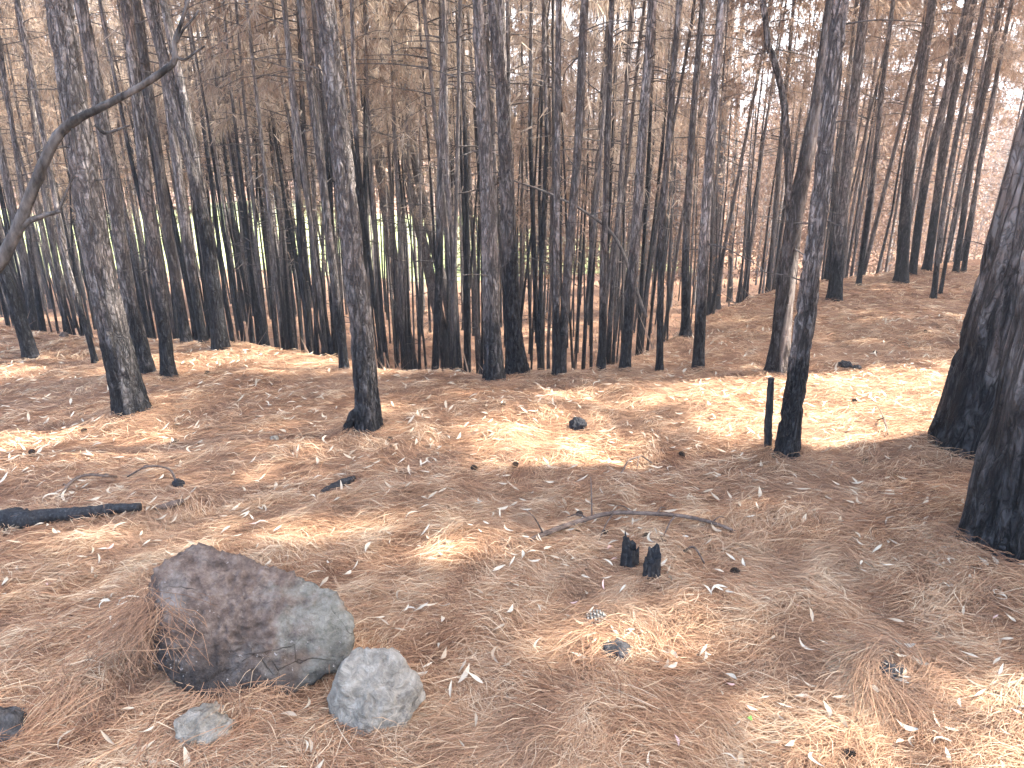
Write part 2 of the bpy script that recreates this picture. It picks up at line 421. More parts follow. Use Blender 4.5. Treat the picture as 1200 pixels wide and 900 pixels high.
# ------------------------------------------------------------------ trunks
def trunk_mesh(pts, rad, sides, fine_to, dz_fine, dz_coarse, seed, relief, flare=.32, roots=0.0, plate=1.0):
    """pts local to base; horizontal rings; relief = depth of bark plates in metres"""
    P = np.array([tuple(p) for p in pts], float); R = np.array(rad, float)
    zt = P[-1, 2]
    zs = np.concatenate([np.arange(-.18, min(fine_to, zt), dz_fine), np.arange(min(fine_to, zt), zt, dz_coarse), [zt]])
    # smooth centre line
    zz = P[:, 2]
    cx, cy, rr = np.interp(zs, zz, P[:, 0]), np.interp(zs, zz, P[:, 1]), np.interp(zs, zz, R)
    if len(P) > 2:
        k = max(1, int(.22/dz_fine)); ker = np.ones(2*k+1)/(2*k+1)
        nf = int(np.sum(zs < fine_to))
        for arr, src in ((cx, P[:, 0]), (cy, P[:, 1])):
            seg = arr[:nf].copy()
            if nf > 4*k:
                pad = np.concatenate([2*seg[0]-seg[k:0:-1], seg, 2*seg[-1]-seg[-2:-k-2:-1]]); arr[:nf] = np.convolve(pad, ker, 'valid')
    below = zs < 0
    cx[below] = np.interp(0, zz, P[:, 0])+(P[1, 0]-P[0, 0])/(P[1, 2]-P[0, 2])*zs[below]
    th = np.linspace(0, 2*np.pi, sides, endpoint=False)
    r0 = np.random.default_rng(seed); ph = r0.uniform(0, 6.28, 3)
    rad2 = rr[:, None]*(1+(flare*np.exp(-np.maximum(zs, 0)/(1.3*R[0]+.02)))[:, None]*(1+roots*np.cos(5*th+ph[0])+.5*roots*np.cos(3*th+ph[1]))[None])
    rad2 *= 1+.035*np.cos(2*th+ph[2])[None]+.02*np.sin(zs*5+ph[1])[:, None]
    Vx = np.cos(th)[None]*rad2; Vy = np.sin(th)[None]*rad2
    if relief > 0:
        base = np.stack([np.cos(th)[None]*rr[:, None]*1.0, np.sin(th)[None]*rr[:, None]*1.0, np.repeat(zs[:, None], sides, 1)*np.ones((1, sides))], -1)
        d = np.zeros((len(zs), sides)); o = Vector(r0.uniform(0, 50, 3)); q = 17/plate
        for i in range(len(zs)):
            if zs[i] > fine_to: break
            for j in range(sides):
                b = base[i, j]; v = Vector((b[0]*q, b[1]*q, b[2]*q*(.27 if plate < 1.5 else .13)))+o
                v = v+mn.noise_vector(v*1.3)*.35
                ds = mn.voronoi(v)[0]; e = min(1, (ds[1]-ds[0])/.28)
                d[i, j] = (e*e*(3-2*e)-.75)+.35*mn.noise(v*3.1)+.15*mn.noise(v*9)
        rad2 = rad2+relief*d
        Vx = np.cos(th)[None]*rad2; Vy = np.sin(th)[None]*rad2
    V = np.stack([cx[:, None]+Vx, cy[:, None]+Vy, np.repeat(zs[:, None], sides, 1)], -1).reshape(-1, 3)
    n = len(zs); i, j = np.meshgrid(np.arange(n-1), np.arange(sides), indexing='ij'); j2 = (j+1) % sides
    F = np.stack([i*sides+j, i*sides+j2, (i+1)*sides+j2, (i+1)*sides+j], -1).reshape(-1, 4)
    return new_mesh('trunk', V, F, smooth=True)
def add_branch(root, p, d, ln, r, mat, seed, droop=.2, name='branch'):
    rr = random.Random(seed); pts = []; q = Vector(p); dd = Vector(d).normalized()
    for k in range(6):
        pts.append(q.copy()); q = q+dd*ln/5; dd = (dd+Vector((rr.uniform(-.18, .18), rr.uniform(-.18, .18), rr.uniform(-.18, .12)-droop*.15))).normalized()
    return obj(name, tube_mesh(name, pts, [r*(1-.75*k/5) for k in range(6)], 6, sub=2), mat, root)

def pine(label, px_pts, wpx, mat='bark', Hh=12.5, sides=20, relief=.0, fine=2.8, Y=None, branches=3, crown=None, group=None, seed=0, lean=0.0, roots=.15, flare=.32, crown_from=.55, unique=None, fork=None, dz=.03, plate=1.0):
    base = ground_at(*px_pts[0]) if Y is None else at_depth(*px_pts[0], Y)
    if Y is not None: base.z = float(H(base.x, base.y))
    root = thing('pine_tree', base, label, 'tree', group)
    pts = [Vector((0, 0, 0))]; rad = [px_size(base, wpx[0])/2]
    for k, (a, b) in enumerate(px_pts[1:]):
        p = at_depth(a, b, base.y)-base
        if p.z <= pts[-1].z+.05: continue
        p.y += lean*p.z
        f = (k+1)/(len(px_pts)-1); wp = wpx[0]+(wpx[1]-wpx[0])*f
        pts.append(p); rad.append(px_size(at_depth(a, b, base.y), wp)/2)
    d = (pts[-1]-pts[max(0, len(pts)-3)]); d = d/d.z
    z = pts[-1].z; r_ = rad[-1]; ztop = z
    while z < Hh:
        dzz = min(1.6, Hh-z+.01); d = Vector((d.x*.8, d.y*.8, 1)); pts.append(pts[-1]+d*dzz); z += dzz
        rad.append(max(.012, r_*(1-.93*(z-ztop)/(Hh-ztop))))
    fine = min(fine, ztop+.35)
    ku = (.93 if relief > 0 else .84)/math.sqrt(1+(base.x/cdepth(base))**2); rad = [v*ku for v in rad]     # a round trunk off the axis looks wider
    obj('trunk', trunk_mesh(pts, rad, sides, fine, dz, .5, 11+seed, relief, flare, roots, plate), M[mat], root)
    P = np.array([tuple(p) for p in pts])
    def cl(zz): return Vector((np.interp(zz, P[:, 2], P[:, 0]), np.interp(zz, P[:, 2], P[:, 1]), zz)), float(np.interp(zz, P[:, 2], rad))
    rr = random.Random(500+seed)
    for k in range(branches):
        zz = rr.uniform(.9, ztop+.2); p, r0 = cl(zz); a = rr.uniform(0, 6.28)
        dd = Vector((math.cos(a), math.sin(a), rr.uniform(-.2, .5)))
        add_branch(root, p+dd*r0*.7, dd, rr.uniform(.08, .5)*(1 if rr.random() < .7 else 1.8), rr.uniform(.003, .007), M['deadwood' if rr.random() < .4 else 'limb'], seed*20+k)
    if fork:
        fp, fw = fork
        q = [at_depth(a, b, base.y)-base for a, b in fp]
        q.append(q[-1]+(q[-1]-q[-2]).normalized()*2.5+Vector((0, 0, .8)))
        rf = [px_size(at_depth(a, b, base.y), fw*(1-.25*k/len(fp)))/2 for k, (a, b) in enumerate(fp)]+[.01]
        obj('side_stem', tube_mesh('side_stem', q, rf, 12, sub=4, jitter=.03, seed=seed), M[mat], root)
    cz = Hh*crown_from; p, _ = cl(cz); Lc = Hh-cz
    if unique:
        R, nb, per, bl = unique
        (V, Fn, ti), (lv, lf) = crown_arrays(900+seed, Lc, R, nb, per, bl, .24, .03, off=tuple(base+p))
        obj('crown', new_mesh('crown', V, Fn, ti), M['fol_brown'], root, p); obj('limbs', new_mesh('limbs', lv, lf), M['limb'], root, p)
    else:
        k = (seed if crown is None else crown) % 6; s = Lc/8.2
        for nm, me in (('crown', CROWN[k][0]), ('limbs', CROWN[k][1])):
            o = obj(nm, me, None, root, p); o.scale = (s*1.5, s*1.5, s); o.rotation_euler.z = rr.uniform(0, 6.28)
    return root
GP = 'charred pines standing on the needle-covered plateau'
GE = 'charred pines along the edge of the bank'
GH = 'charred pines on the far rise'
U = (2.3, 70, 16, 12)
pine('sturdy grey-barked pine behind the arching dead stem, base burnt black', [(156, 484), (140, 420), (122, 340), (104, 240), (90, 140), (68, 0)], (42, 35), 'bark', 13, 56, .011, 2.8, branches=4, group=GP, seed=1, dz=.014)
pine('straight black-footed pine just behind the sturdy grey-barked one', [(174, 440), (160, 385), (147, 333), (133, 222), (113, 100), (94, 0)], (20, 17), 'bark', 12, 24, .005, branches=3, group=GP, seed=2)
pine('slim pine with small swollen foot beside the black-footed pair of trunks', [(198, 444), (193, 390), (187, 333), (173, 250), (160, 111), (149, 0)], (18, 14), 'bark_warm', 12, 24, .005, branches=3, group=GP, seed=3, flare=.5)
pine('stout pine burnt black beneath the lower end of the bent dead stem', [(37, 421), (24, 375), (8, 328), (-30, 220), (-90, 30)], (21, 18), 'bark_dark', 12, 24, .005, branches=2, group=GP, seed=4)
pine('thin leaning pole pine with charred foot beside the sturdy grey-barked pine', [(112, 425), (97, 370), (78, 311), (62, 215), (36, 80), (20, 0)], (9, 8), 'bark', 11, 12, branches=3, group=GP, seed=5)
pine('reddish brown pine trunk between pale trunk and slim swollen-footed pine', [(219, 401), (211, 355), (202, 311), (186, 183), (172, 90), (160, 0)], (15, 13), 'bark_warm', 12, 20, branches=4, group=GE, seed=6)
pine('pale sunlit pine trunk beside the forked black pine', [(239, 402), (227, 333), (213, 233), (201, 139), (181, 0)], (13, 13), 'bark_pale', 12, 20, branches=4, group=GE, seed=7)  # pale bark paints in the sunlight on this trunk
pine('forked pine, soot black below and grey above, at the edge of the bank', [(259, 408), (252, 350), (244, 289), (230, 211), (213, 155), (201, 100), (172, 0)], (21, 14), 'bark_dark', 12, 28, .004, branches=5, group=GE, seed=8,
     fork=([(236, 235), (228, 185), (219, 133), (205, 65), (191, 0)], 11))
pine('slim brown pine leaning beside the thick deeply furrowed pine', [(404, 434), (399, 385), (392, 333), (375, 183), (364, 100), (352, 0)], (13, 11), 'bark_warm', 12, 24, branches=3, group=GE, seed=9)
pine('deeply furrowed dark pine standing alone with ringed bark and a side root', [(432, 503), (428, 440), (421, 361), (408, 250), (393, 111), (380, 0)], (31, 24), 'bark', 13, 64, .012, 2.6, branches=2, group=GP, seed=10, dz=.012, plate=1.0)
furrowed = [o for o in COL.objects if o.get('label', '').startswith('deeply furrowed')][0]
gr = ground_at(408, 506)-furrowed.location
obj('root', tube_mesh('root', [at_depth(424, 478, furrowed.location.y-.03)-furrowed.location, at_depth(414, 486, furrowed.location.y-.05)-furrowed.location, gr+Vector((0, 0, .035)), gr+Vector((-.05, -.02, -.04))], [.022, .03, .026, .015], 9, sub=4, jitter=.08), M['bark_dark'], furrowed)
pine('wavy blackened pine just beyond the deeply furrowed one', [(482, 431), (476, 390), (467, 344), (453, 250), (437, 139), (431, 70), (424, 0)], (15, 11), 'bark_dark', 12, 24, .004, branches=4, group=GE, seed=11)
pine('double-stemmed black pine leaning at the edge of the bank', [(526, 431), (511, 355), (494, 278), (480, 222), (469, 122), (455, 0)], (16, 8), 'bark_dark', 12, 20, .003, branches=4, group=GE, seed=12,
     fork=([(535, 425), (526, 360), (514, 310), (500, 250), (487, 190), (478, 110), (470, 0)], 12))
pine('straight light grey pine with char-black foot at the middle of the bank', [(580, 448), (576, 380), (573, 278), (567, 139), (559, 0)], (25, 15), 'bark_pale', 13, 48, .009, 2.8, branches=3, group=GE, seed=13, dz=.016)
pine('black pine with furrowed flaring foot close behind the light grey pine', [(607, 440), (600, 380), (597, 305), (592, 167), (585, 72), (576, 0)], (24, 12), 'bark_dark', 13, 48, .009, 2.8, branches=4, group=GE, seed=14, dz=.016, flare=.5)
pine('straight grey stem of the crossed pair on the lip of the bank', [(652, 438), (652, 333), (653, 167), (655, 0)], (10, 8), 'bark', 12, 16, branches=3, group=GE, seed=15)
pine('right-leaning stem of the crossed pair on the lip of the bank', [(657, 437), (665, 322), (678, 167), (685, 0)], (13, 11), 'bark', 12, 18, branches=5, group=GE, seed=16)
pine('thin pine with warm brown middle and sooty foot beside the crossed pair', [(705, 434), (707, 333), (712, 167), (717, 0)], (11, 7), 'bark_warm', 12, 16, branches=4, group=GE, seed=17)
pine('grey leaning pine with speckled foot between two thin sooty pines', [(732, 434), (737, 370), (743, 305), (754, 139), (765, 0)], (14, 12), 'bark', 12, 20, .003, branches=4, group=GE, seed=18)
pine('thin kinked pine with straight black lower half', [(773, 434), (774, 350), (775, 278), (784, 155), (790, 70), (796, 0)], (10, 7), 'bark_dark', 12, 16, branches=3, group=GE, seed=19)
pine('soot black pine with split foot at the head of the gully', [(804, 394), (803, 330), (804, 278), (812, 139), (824, 0)], (13, 9), 'bark_dark', 12, 18, branches=4, group=GH, seed=20, flare=.6)
pine('slender grey pine with sunlit right side rising from the head of the gully', [(818, 434), (822, 350), (827, 250), (836, 122), (847, 0)], (15, 12), 'bark_pale', 12, 24, .003, branches=4, group=GH, seed=21)
pine('broad black pine behind the sunlit slender grey one', [(838, 362), (842, 250), (848, 139), (857, 0)], (14, 11), 'bark_dark', 12, 18, branches=4, group=GH, seed=22)
pine('thin grey pole beside the broad black pine', [(855, 354), (859, 222), (868, 55), (871, 0)], (8, 6), 'bark', 12, 12, branches=4, group=GH, seed=23)
pine('fire-scarred multi-stemmed pine with bare pale wood on its right side', [(911, 438), (916, 390), (922, 320), (932, 249), (946, 180), (960, 112), (974, 0)], (27, 15), 'bark_scar', 13, 40, .005, 2.8, branches=5, group=GP, seed=24, dz=.018,
     fork=([(924, 290), (925, 236), (919, 124), (905, 62), (894, 0)], 9), flare=.45)
pine('leaning dark pine with charred foot beside the burnt stake', [(921, 537), (930, 470), (944, 373), (960, 249), (975, 93), (985, 0)], (29, 19), 'bark', 13, 56, .011, 2.7, branches=7, group=GP, seed=25, dz=.013, unique=U, flare=.25)
pine('straight pine with black foot on the rise behind the leaning dark pine', [(978, 352), (982, 300), (987, 249), (1000, 124), (1014, 0)], (18, 12), 'bark', 12, 20, .003, branches=3, group=GH, seed=26)
pine('thin dark pole on the crest beside the straight black-footed pine', [(1006, 334), (1022, 218), (1037, 75), (1047, 0)], (8, 6), 'bark_dark', 12, 12, branches=4, group=GH, seed=27)
pine('thick soot-black pine on the crest of the rise', [(1056, 331), (1060, 265), (1065, 200), (1078, 102), (1093, 0)], (17, 11), 'bark_dark', 12.5, 24, .004, branches=4, group=GH, seed=28)
pine('right-leaning pine touching the thick soot-black one at its foot', [(1069, 322), (1078, 250), (1088, 191), (1109, 111), (1135, 0)], (12, 11), 'bark_dark', 12.5, 20, branches=4, group=GH, seed=29)
pine('black pine with broad dark foot in the crowded row on the crest', [(1086, 318), (1104, 191), (1122, 89), (1142, 0)], (13, 9), 'bark_dark', 12.5, 20, branches=4, group=GH, seed=30)
pine('slim grey pole in front of the crowded row on the crest', [(1094, 350), (1099, 300), (1105, 249), (1120, 164), (1140, 67), (1154, 0)], (9, 7), 'bark', 12, 14, branches=3, group=GH, seed=31)
pine('spindly sapling pole touching the slim grey pole at its foot', [(1102, 344), (1112, 285), (1124, 222), (1140, 150)], (6, 4), 'bark', 5.5, 10, branches=4, group=GH, seed=32)
pine('dark pole pine leaning right in the crest row', [(1120, 319), (1138, 187), (1158, 80), (1174, 0)], (9, 8), 'bark_dark', 12.5, 14, branches=4, group=GH, seed=33)
pine('twin of the dark leaning pole pine, close beside it', [(1129, 319), (1149, 187), (1168, 90), (1186, 0)], (8, 6), 'bark', 12, 14, branches=4, group=GH, seed=34)
pine('huge rough-barked pine with pale vertical seam, standing behind the nearest huge trunk', [(1150, 520), (1164, 460), (1183, 380), (1206, 290), (1231, 190), (1280, 0)], (118, 96), 'bark_big', 15, 110, .022, 2.4, branches=3, group=GP, seed=35, dz=.014, plate=1.9, unique=(3.0, 80, 16, 12), flare=.16, roots=.25)
pine('huge black rough-barked pine with needles heaped round its foot', [(1194, 640), (1210, 560), (1228, 480), (1253, 370), (1278, 270), (1338, 0)], (150, 122), 'bark_big', 15, 120, .024, 1.9, branches=2, group=GP, seed=36, dz=.012, plate=1.9, unique=(3.0, 80, 16, 12), flare=.16, roots=.25)

# trees standing right of and behind the photographer: their crowns make the dappled shade
R2 = np.random.default_rng(21); placed = []
shade = [(5.0, 4.3), (6.6, 7.2), (6.2, 3.2), (7.6, 4.7), (8.8, 7.9), (8.2, 2.0), (9.8, 4.2), (11.2, 8.3), (10.4, .4), (12.0, 2.8), (12.8, 5.2), (6.4, .2), (4.6, 1.0), (11.5, 11.8), (13.2, 13.4), (12.6, 10.0), (15.0, 11.6), (9.8, 10.2), (17, 13.5), (14.6, 15.6)]
TRUNKS = []
def proto_trunk(k, Hh, r0):
    r = np.random.default_rng(300+k); zs = np.linspace(0, Hh, 9); pts = [(0, 0, 0)]
    wx = np.cumsum(r.normal(0, .05, 9)); wy = np.cumsum(r.normal(0, .05, 9)); wx -= wx[0]; wy -= wy[0]
    pts = [(wx[i], wy[i], zs[i]) for i in range(9)]; rad = [r0*(1-.9*(z/Hh)**1.2)+.008 for z in zs]
    return trunk_mesh(pts, rad, 10, 5, .16, .6, 40+k, 0, .3, .1), np.array(pts)
for k in range(6): TRUNKS.append(proto_trunk(k, 12.6, (.066, .06, .052, .075, .048, .062)[k]))
for k, (x, y) in enumerate(shade):
    base = Vector((x, y, float(H(x, y))))
    root = thing('pine_tree', base, 'tall scorched pine whose crown shades the clearing', 'tree', 'pines around the clearing')
    me, P = TRUNKS[k % 6]
    o = obj('trunk', me, None, root); o.scale = (2.1, 2.1, 1.0)
    if len(me.materials) == 0: me.materials.append(M['bark_valley'])
    p = Vector((np.interp(5.2, P[:, 2], P[:, 0]), np.interp(5.2, P[:, 2], P[:, 1]), 5.2))
    (V, Fn, ti), (lv, lf) = crown_arrays(700+k, 8.0, 2.6, 76, 17, 10, .26, .034, off=tuple(base+p))
    obj('crown', new_mesh('crown', V, Fn, ti), M['fol_brown'], root, p); obj('limbs', new_mesh('limbs', lv, lf), M['limb'], root, p)

# the dense stand below the bank
for me, _ in TRUNKS:
    if len(me.materials) == 0: me.materials.append(M['bark_valley'])
TR2 = []
for k in range(6):
    me = TRUNKS[k][0].copy(); me.materials.clear(); me.materials.append(M['bark_dark']); TR2.append(me)
R3 = np.random.default_rng(77); placed = []; tries = 0
while len(placed) < 240 and tries < 60000:
    tries += 1
    y = 7+19*R3.random()**1.1; lim = .74*y+2.5; x = R3.uniform(-lim, lim)
    t_ = y-float(edge(x))
    if t_ < 1.1: continue
    if x > .02*y+.5 and R3.random() < .3: continue
    dmin = .42
    if any((x-a)**2+(y-b)**2 < dmin*dmin for a, b in placed): continue
    placed.append((x, y))
for k, (x, y) in enumerate(placed):
    s = float(R3.uniform(.78, 1.12)); base = Vector((x, y, float(H(x, y))-.02))
    right = x > .18*y
    blk = R3.random() < .4; thick = float(R3.uniform(.3, .74))
    lab = ('thin ' if thick < .5 else 'stout ')+('soot-dark' if blk else 'greyish')+' scorched pine '+('in the rusty-crowned stand beyond the far rise' if right else 'in the dense stand below the bank')
    root = thing('pine_tree', base, lab, 'tree', 'stand beyond the rise' if right else 'stand below the bank')
    root.rotation_euler = (R3.normal(0, .035), R3.normal(0, .035), R3.uniform(0, 6.28)); root.scale = (s, s, s)
    kt = int(R3.integers(6)); kc = int(R3.integers(3, 6)) if (right or R3.random() < .22) else int(R3.integers(0, 3))
    me = TR2[kt] if blk else TRUNKS[kt][0]
    o = obj('trunk', me, None, root); wsc = thick; o.scale = (wsc, wsc, 1)
    P = TRUNKS[kt][1]; cz = float(R3.uniform(3.9, 5.6)) + (0.2 if x < -.1*y else .9 if right else .4)
    p = Vector((np.interp(cz, P[:, 2], P[:, 0]*wsc), np.interp(cz, P[:, 2], P[:, 1]*wsc), cz))
    sc_ = (12.7-cz)/8.2
    for nm, m_ in (('crown', CROWN[kc][0]), ('limbs', CROWN[kc][1])):
        q = obj(nm, m_, None, root, p); q.scale = (1, 1, sc_)

# the many more slender poles of the stand, past what can be told apart
def thicket():
    r = np.random.default_rng(91); TV, TF, FV, FT = [], [], [], []; nv = 0; k = 0
    while k < 340:
        y = r.uniform(8.5, 31); u = r.uniform(-.8, .5) if r.random() < .8 else r.uniform(-.8, .8); x = u*y
        if y-float(edge(x)) < 2.0 or (x > .2*y and y < 18): continue
        k += 1; z = float(H(x, y, False)); h = r.uniform(7, 12); w_ = r.uniform(.022, .048); lx, ly = r.normal(0, .03, 2); n5 = 5
        th = np.linspace(0, 2*np.pi, n5, endpoint=False); rings = []
        bx, by = np.cumsum(r.normal(0, .05, 6)), np.cumsum(r.normal(0, .05, 6))
        for q in range(6):
            f = q/5; rr = w_*(1-.85*f); rings.append(np.stack([x+lx*h*f+bx[q]-bx[0]+rr*np.cos(th), y+ly*h*f+by[q]-by[0]+rr*np.sin(th), np.full(n5, z-.2+h*f)], -1))
        TV.append(np.vstack(rings)); i, j = np.meshgrid(np.arange(5), np.arange(n5), indexing='ij'); j2 = (j+1) % n5
        TF.append(np.stack([i*n5+j, i*n5+j2, (i+1)*n5+j2, (i+1)*n5+j], -1).reshape(-1, 4)+nv); nv += 6*n5
        n = 45; tt = r.random(n); c = np.stack([x+lx*h*.7+r.normal(0, .5, n)*(1.1-.7*tt), y+ly*h*.7+r.normal(0, .5, n)*(1.1-.7*tt), z+h*(.38+.64*tt)], -1)
        D = r.normal(0, .8, (n, 3)); D[:, 2] -= .8; D /= np.linalg.norm(D, axis=1, keepdims=True); W = np.cross(D, r.normal(0, 1, (n, 3))); W /= np.linalg.norm(W, axis=1, keepdims=True)
        FV.append(np.stack([c-W*.012, c+W*.012, c+D*r.uniform(.15, .32, n)[:, None]], 1).reshape(-1, 3)); FT.append(np.repeat(np.clip(r.normal(.5, .2, n), 0, 1), 3))
    o = obj('pole_thicket', new_mesh('pole_thicket', np.vstack(TV), np.vstack(TF), smooth=True), M['bark_valley'])
    tag(o, 'crowded hair-thin poles filling the stand below the bank', 'thicket', kind='stuff')
    FVa = np.vstack(FV); obj('crown', new_mesh('crown', FVa, np.arange(len(FVa)).reshape(-1, 3), np.concatenate(FT)), M['fol_brown'], o)
thicket()
# far-off wood that reads as one mass
def far_wood():
    r = np.random.default_rng(5); TV, TF, FV, FT = [], [], [], []; nt_ = 0
    for k in range(900):
        lowr = k < 330                                  # low rusty regrowth right of the meadow
        if lowr: y = r.uniform(26, 62); x = r.uniform(-.06*y, .85*y)
        elif k < 500: y = r.uniform(27, 37.5); x = r.uniform(-.85*y, -.05*y)
        else: y = r.uniform(66, 150); x = r.uniform(-.85*y, -.14*y)
        if not lowr and 38.5 < y < 70: continue
        z = float(H(x, y, False)); h = (r.uniform(5.8, 9.0)*(1+.3*max(0, .35-x/y)) if lowr else r.uniform(9, 13)); w_ = .06
        th = np.array([0, 2.09, 4.19])
        b = np.stack([x+w_*np.cos(th), y+w_*np.sin(th), np.full(3, z-.3)], -1); tp = np.array([[x, y, z+h]])
        TV.append(np.vstack([b, tp])); TF.append(np.array([[0, 1, 3], [1, 2, 3], [2, 0, 3]])+nt_*4); nt_ += 1
        n = 760 if lowr else 230 if y > 45 else 90; tt = r.random(n)**.85; lo = .12 if lowr else .22 if y > 45 else .45; zz = z+h*(lo+(1.02-lo)*tt); rad = (1.9*(1-.72*tt))*np.sqrt(r.random(n)); a = r.uniform(0, 6.28, n)
        c = np.stack([x+rad*np.cos(a), y+rad*np.sin(a), zz], -1)
        D = r.normal(0, 1, (n, 3)); D[:, 2] -= .5; D /= np.linalg.norm(D, axis=1, keepdims=True); W = np.cross(D, r.normal(0, 1, (n, 3))); W /= np.linalg.norm(W, axis=1, keepdims=True)
        L_ = r.uniform(.25, .6, n)[:, None]*(.5 if lowr else 1); bw_ = .035 if lowr else .09
        FV.append(np.stack([c-W*bw_, c+W*bw_, c+D*L_], 1).reshape(-1, 3))
        tone = r.choice([.15, .4, .55, .62, .95], p=[.2, .3, .3, .12, .08]) if not lowr else r.choice([.1, .35, .5], p=[.3, .4, .3])
        FT.append(np.repeat(np.clip(tone+r.normal(0, .08, n), 0, 1), 3))
    FVa = np.vstack(FV)
    f = obj('distant_wood', new_mesh('distant_wood', FVa, np.arange(len(FVa)).reshape(-1, 3), np.concatenate(FT)), M['fol_far'])
    tag(f, 'hazy mass of scorched trees on the slope beyond the meadow', 'forest', kind='stuff')
    o = obj('distant_trunks', new_mesh('distant_trunks', np.vstack(TV), np.vstack(TF)), M['limb'], f); o['kind'] = 'stuff'
far_wood()

# ------------------------------------------------------------------ bent dead stem arching in from the left
Yb = 3.0
q = [ground_at(-190, 640)]; Yb = q[0].y
bp_ = [(-190, 640), (-110, 480), (-40, 360), (5, 300), (36, 228), (60, 172), (82, 145), (120, 125), (160, 104), (196, 80), (205, 68), (205, 48), (214, 22), (222, -8), (226, -50)]
w_ = [21, 18, 15.5, 14, 12.5, 11, 10.5, 8.6, 8, 7.6, 6.5, 5.2, 4.4, 3.5, 2.2]
P3 = [at_depth(a, b, Yb) for a, b in bp_]; P3[0].z -= .1
root = thing('dead_stem', P3[0]+Vector((0, 0, .1)), 'bent dead grey stem arching across the sturdy grey-barked pine, leafless', 'dead stem')
o0 = Vector(root.location)
obj('stem', tube_mesh('stem', [p-o0 for p in P3], [px_size(p, n)/2 for p, n in zip(P3, w_)], 16, sub=6, jitter=.075, seed=2), M['deadwood'], root)
for bpts, bw in (([(14, 285), (30, 262), (48, 254), (71, 247)], (9, 4)), ([(112, 146), (122, 156), (135, 153), (152, 147)], (5, 2)), ([(205, 66), (216, 70), (228, 62), (240, 54)], (4, 2)), ([(207, 50), (214, 36), (226, 22), (233, 12)], (4, 1.5)),
                 ([(68, 248), (74, 235), (82, 215), (90, 200)], (4, 1.5)), ([(84, 150), (88, 172), (90, 200)], (3, 1.5))):
    pp = [at_depth(a, b, Yb)-o0 for a, b in bpts]
    obj('branch', tube_mesh('branch', pp, np.linspace(px_size(pp[0]+o0, bw[0])/2, px_size(pp[0]+o0, bw[1])/2, len(pp)), 8, sub=3, jitter=.05), M['deadwood'], root)

# ------------------------------------------------------------------ stones
def rock_mesh(name, hull, sub=5, p=16, amp=.02, freq=6, seed=0, fine=.006):
    bm = bmesh.new()
    for h in hull: bm.verts.new(h)
    bmesh.ops.convex_hull(bm, input=bm.verts)
    c = Vector((0, 0, 0))
    for h in hull: c += Vector(h)/len(hull)
    pl = []
    for f in bm.faces:
        f.normal_update(); n = f.normal.copy(); d = n.dot(f.verts[0].co-c)
        if d < 0: n, d = -n, -d
        if f.calc_area() > 1e-6: pl.append((n, max(d, .01)))
    bm.free(); bm = bmesh.new(); bmesh.ops.create_icosphere(bm, subdivisions=sub, radius=1)
    N = np.array([tuple(n) for n, d in pl]); D = np.array([d for n, d in pl]); o = Vector((seed*3.1, seed*1.7, seed))
    for v in bm.verts:
        dr = v.co.normalized(); s = np.maximum(N@np.array(tuple(dr)), 0)/D
        r = float((s**p).sum())**(-1/p); q = c+dr*r
        k = mn.fractal(q*freq+o, 1, 2.1, 5)*amp-abs(mn.noise(q*freq*1.7+o))*amp*.8+mn.fractal(q*freq*6+o, 1, 2, 3)*fine
        v.co = q+dr*k
    me = bpy.data.meshes.new(name); bm.to_mesh(me); bm.free()
    me.polygons.foreach_set('use_smooth', np.ones(len(me.polygons), dtype=bool)); return me
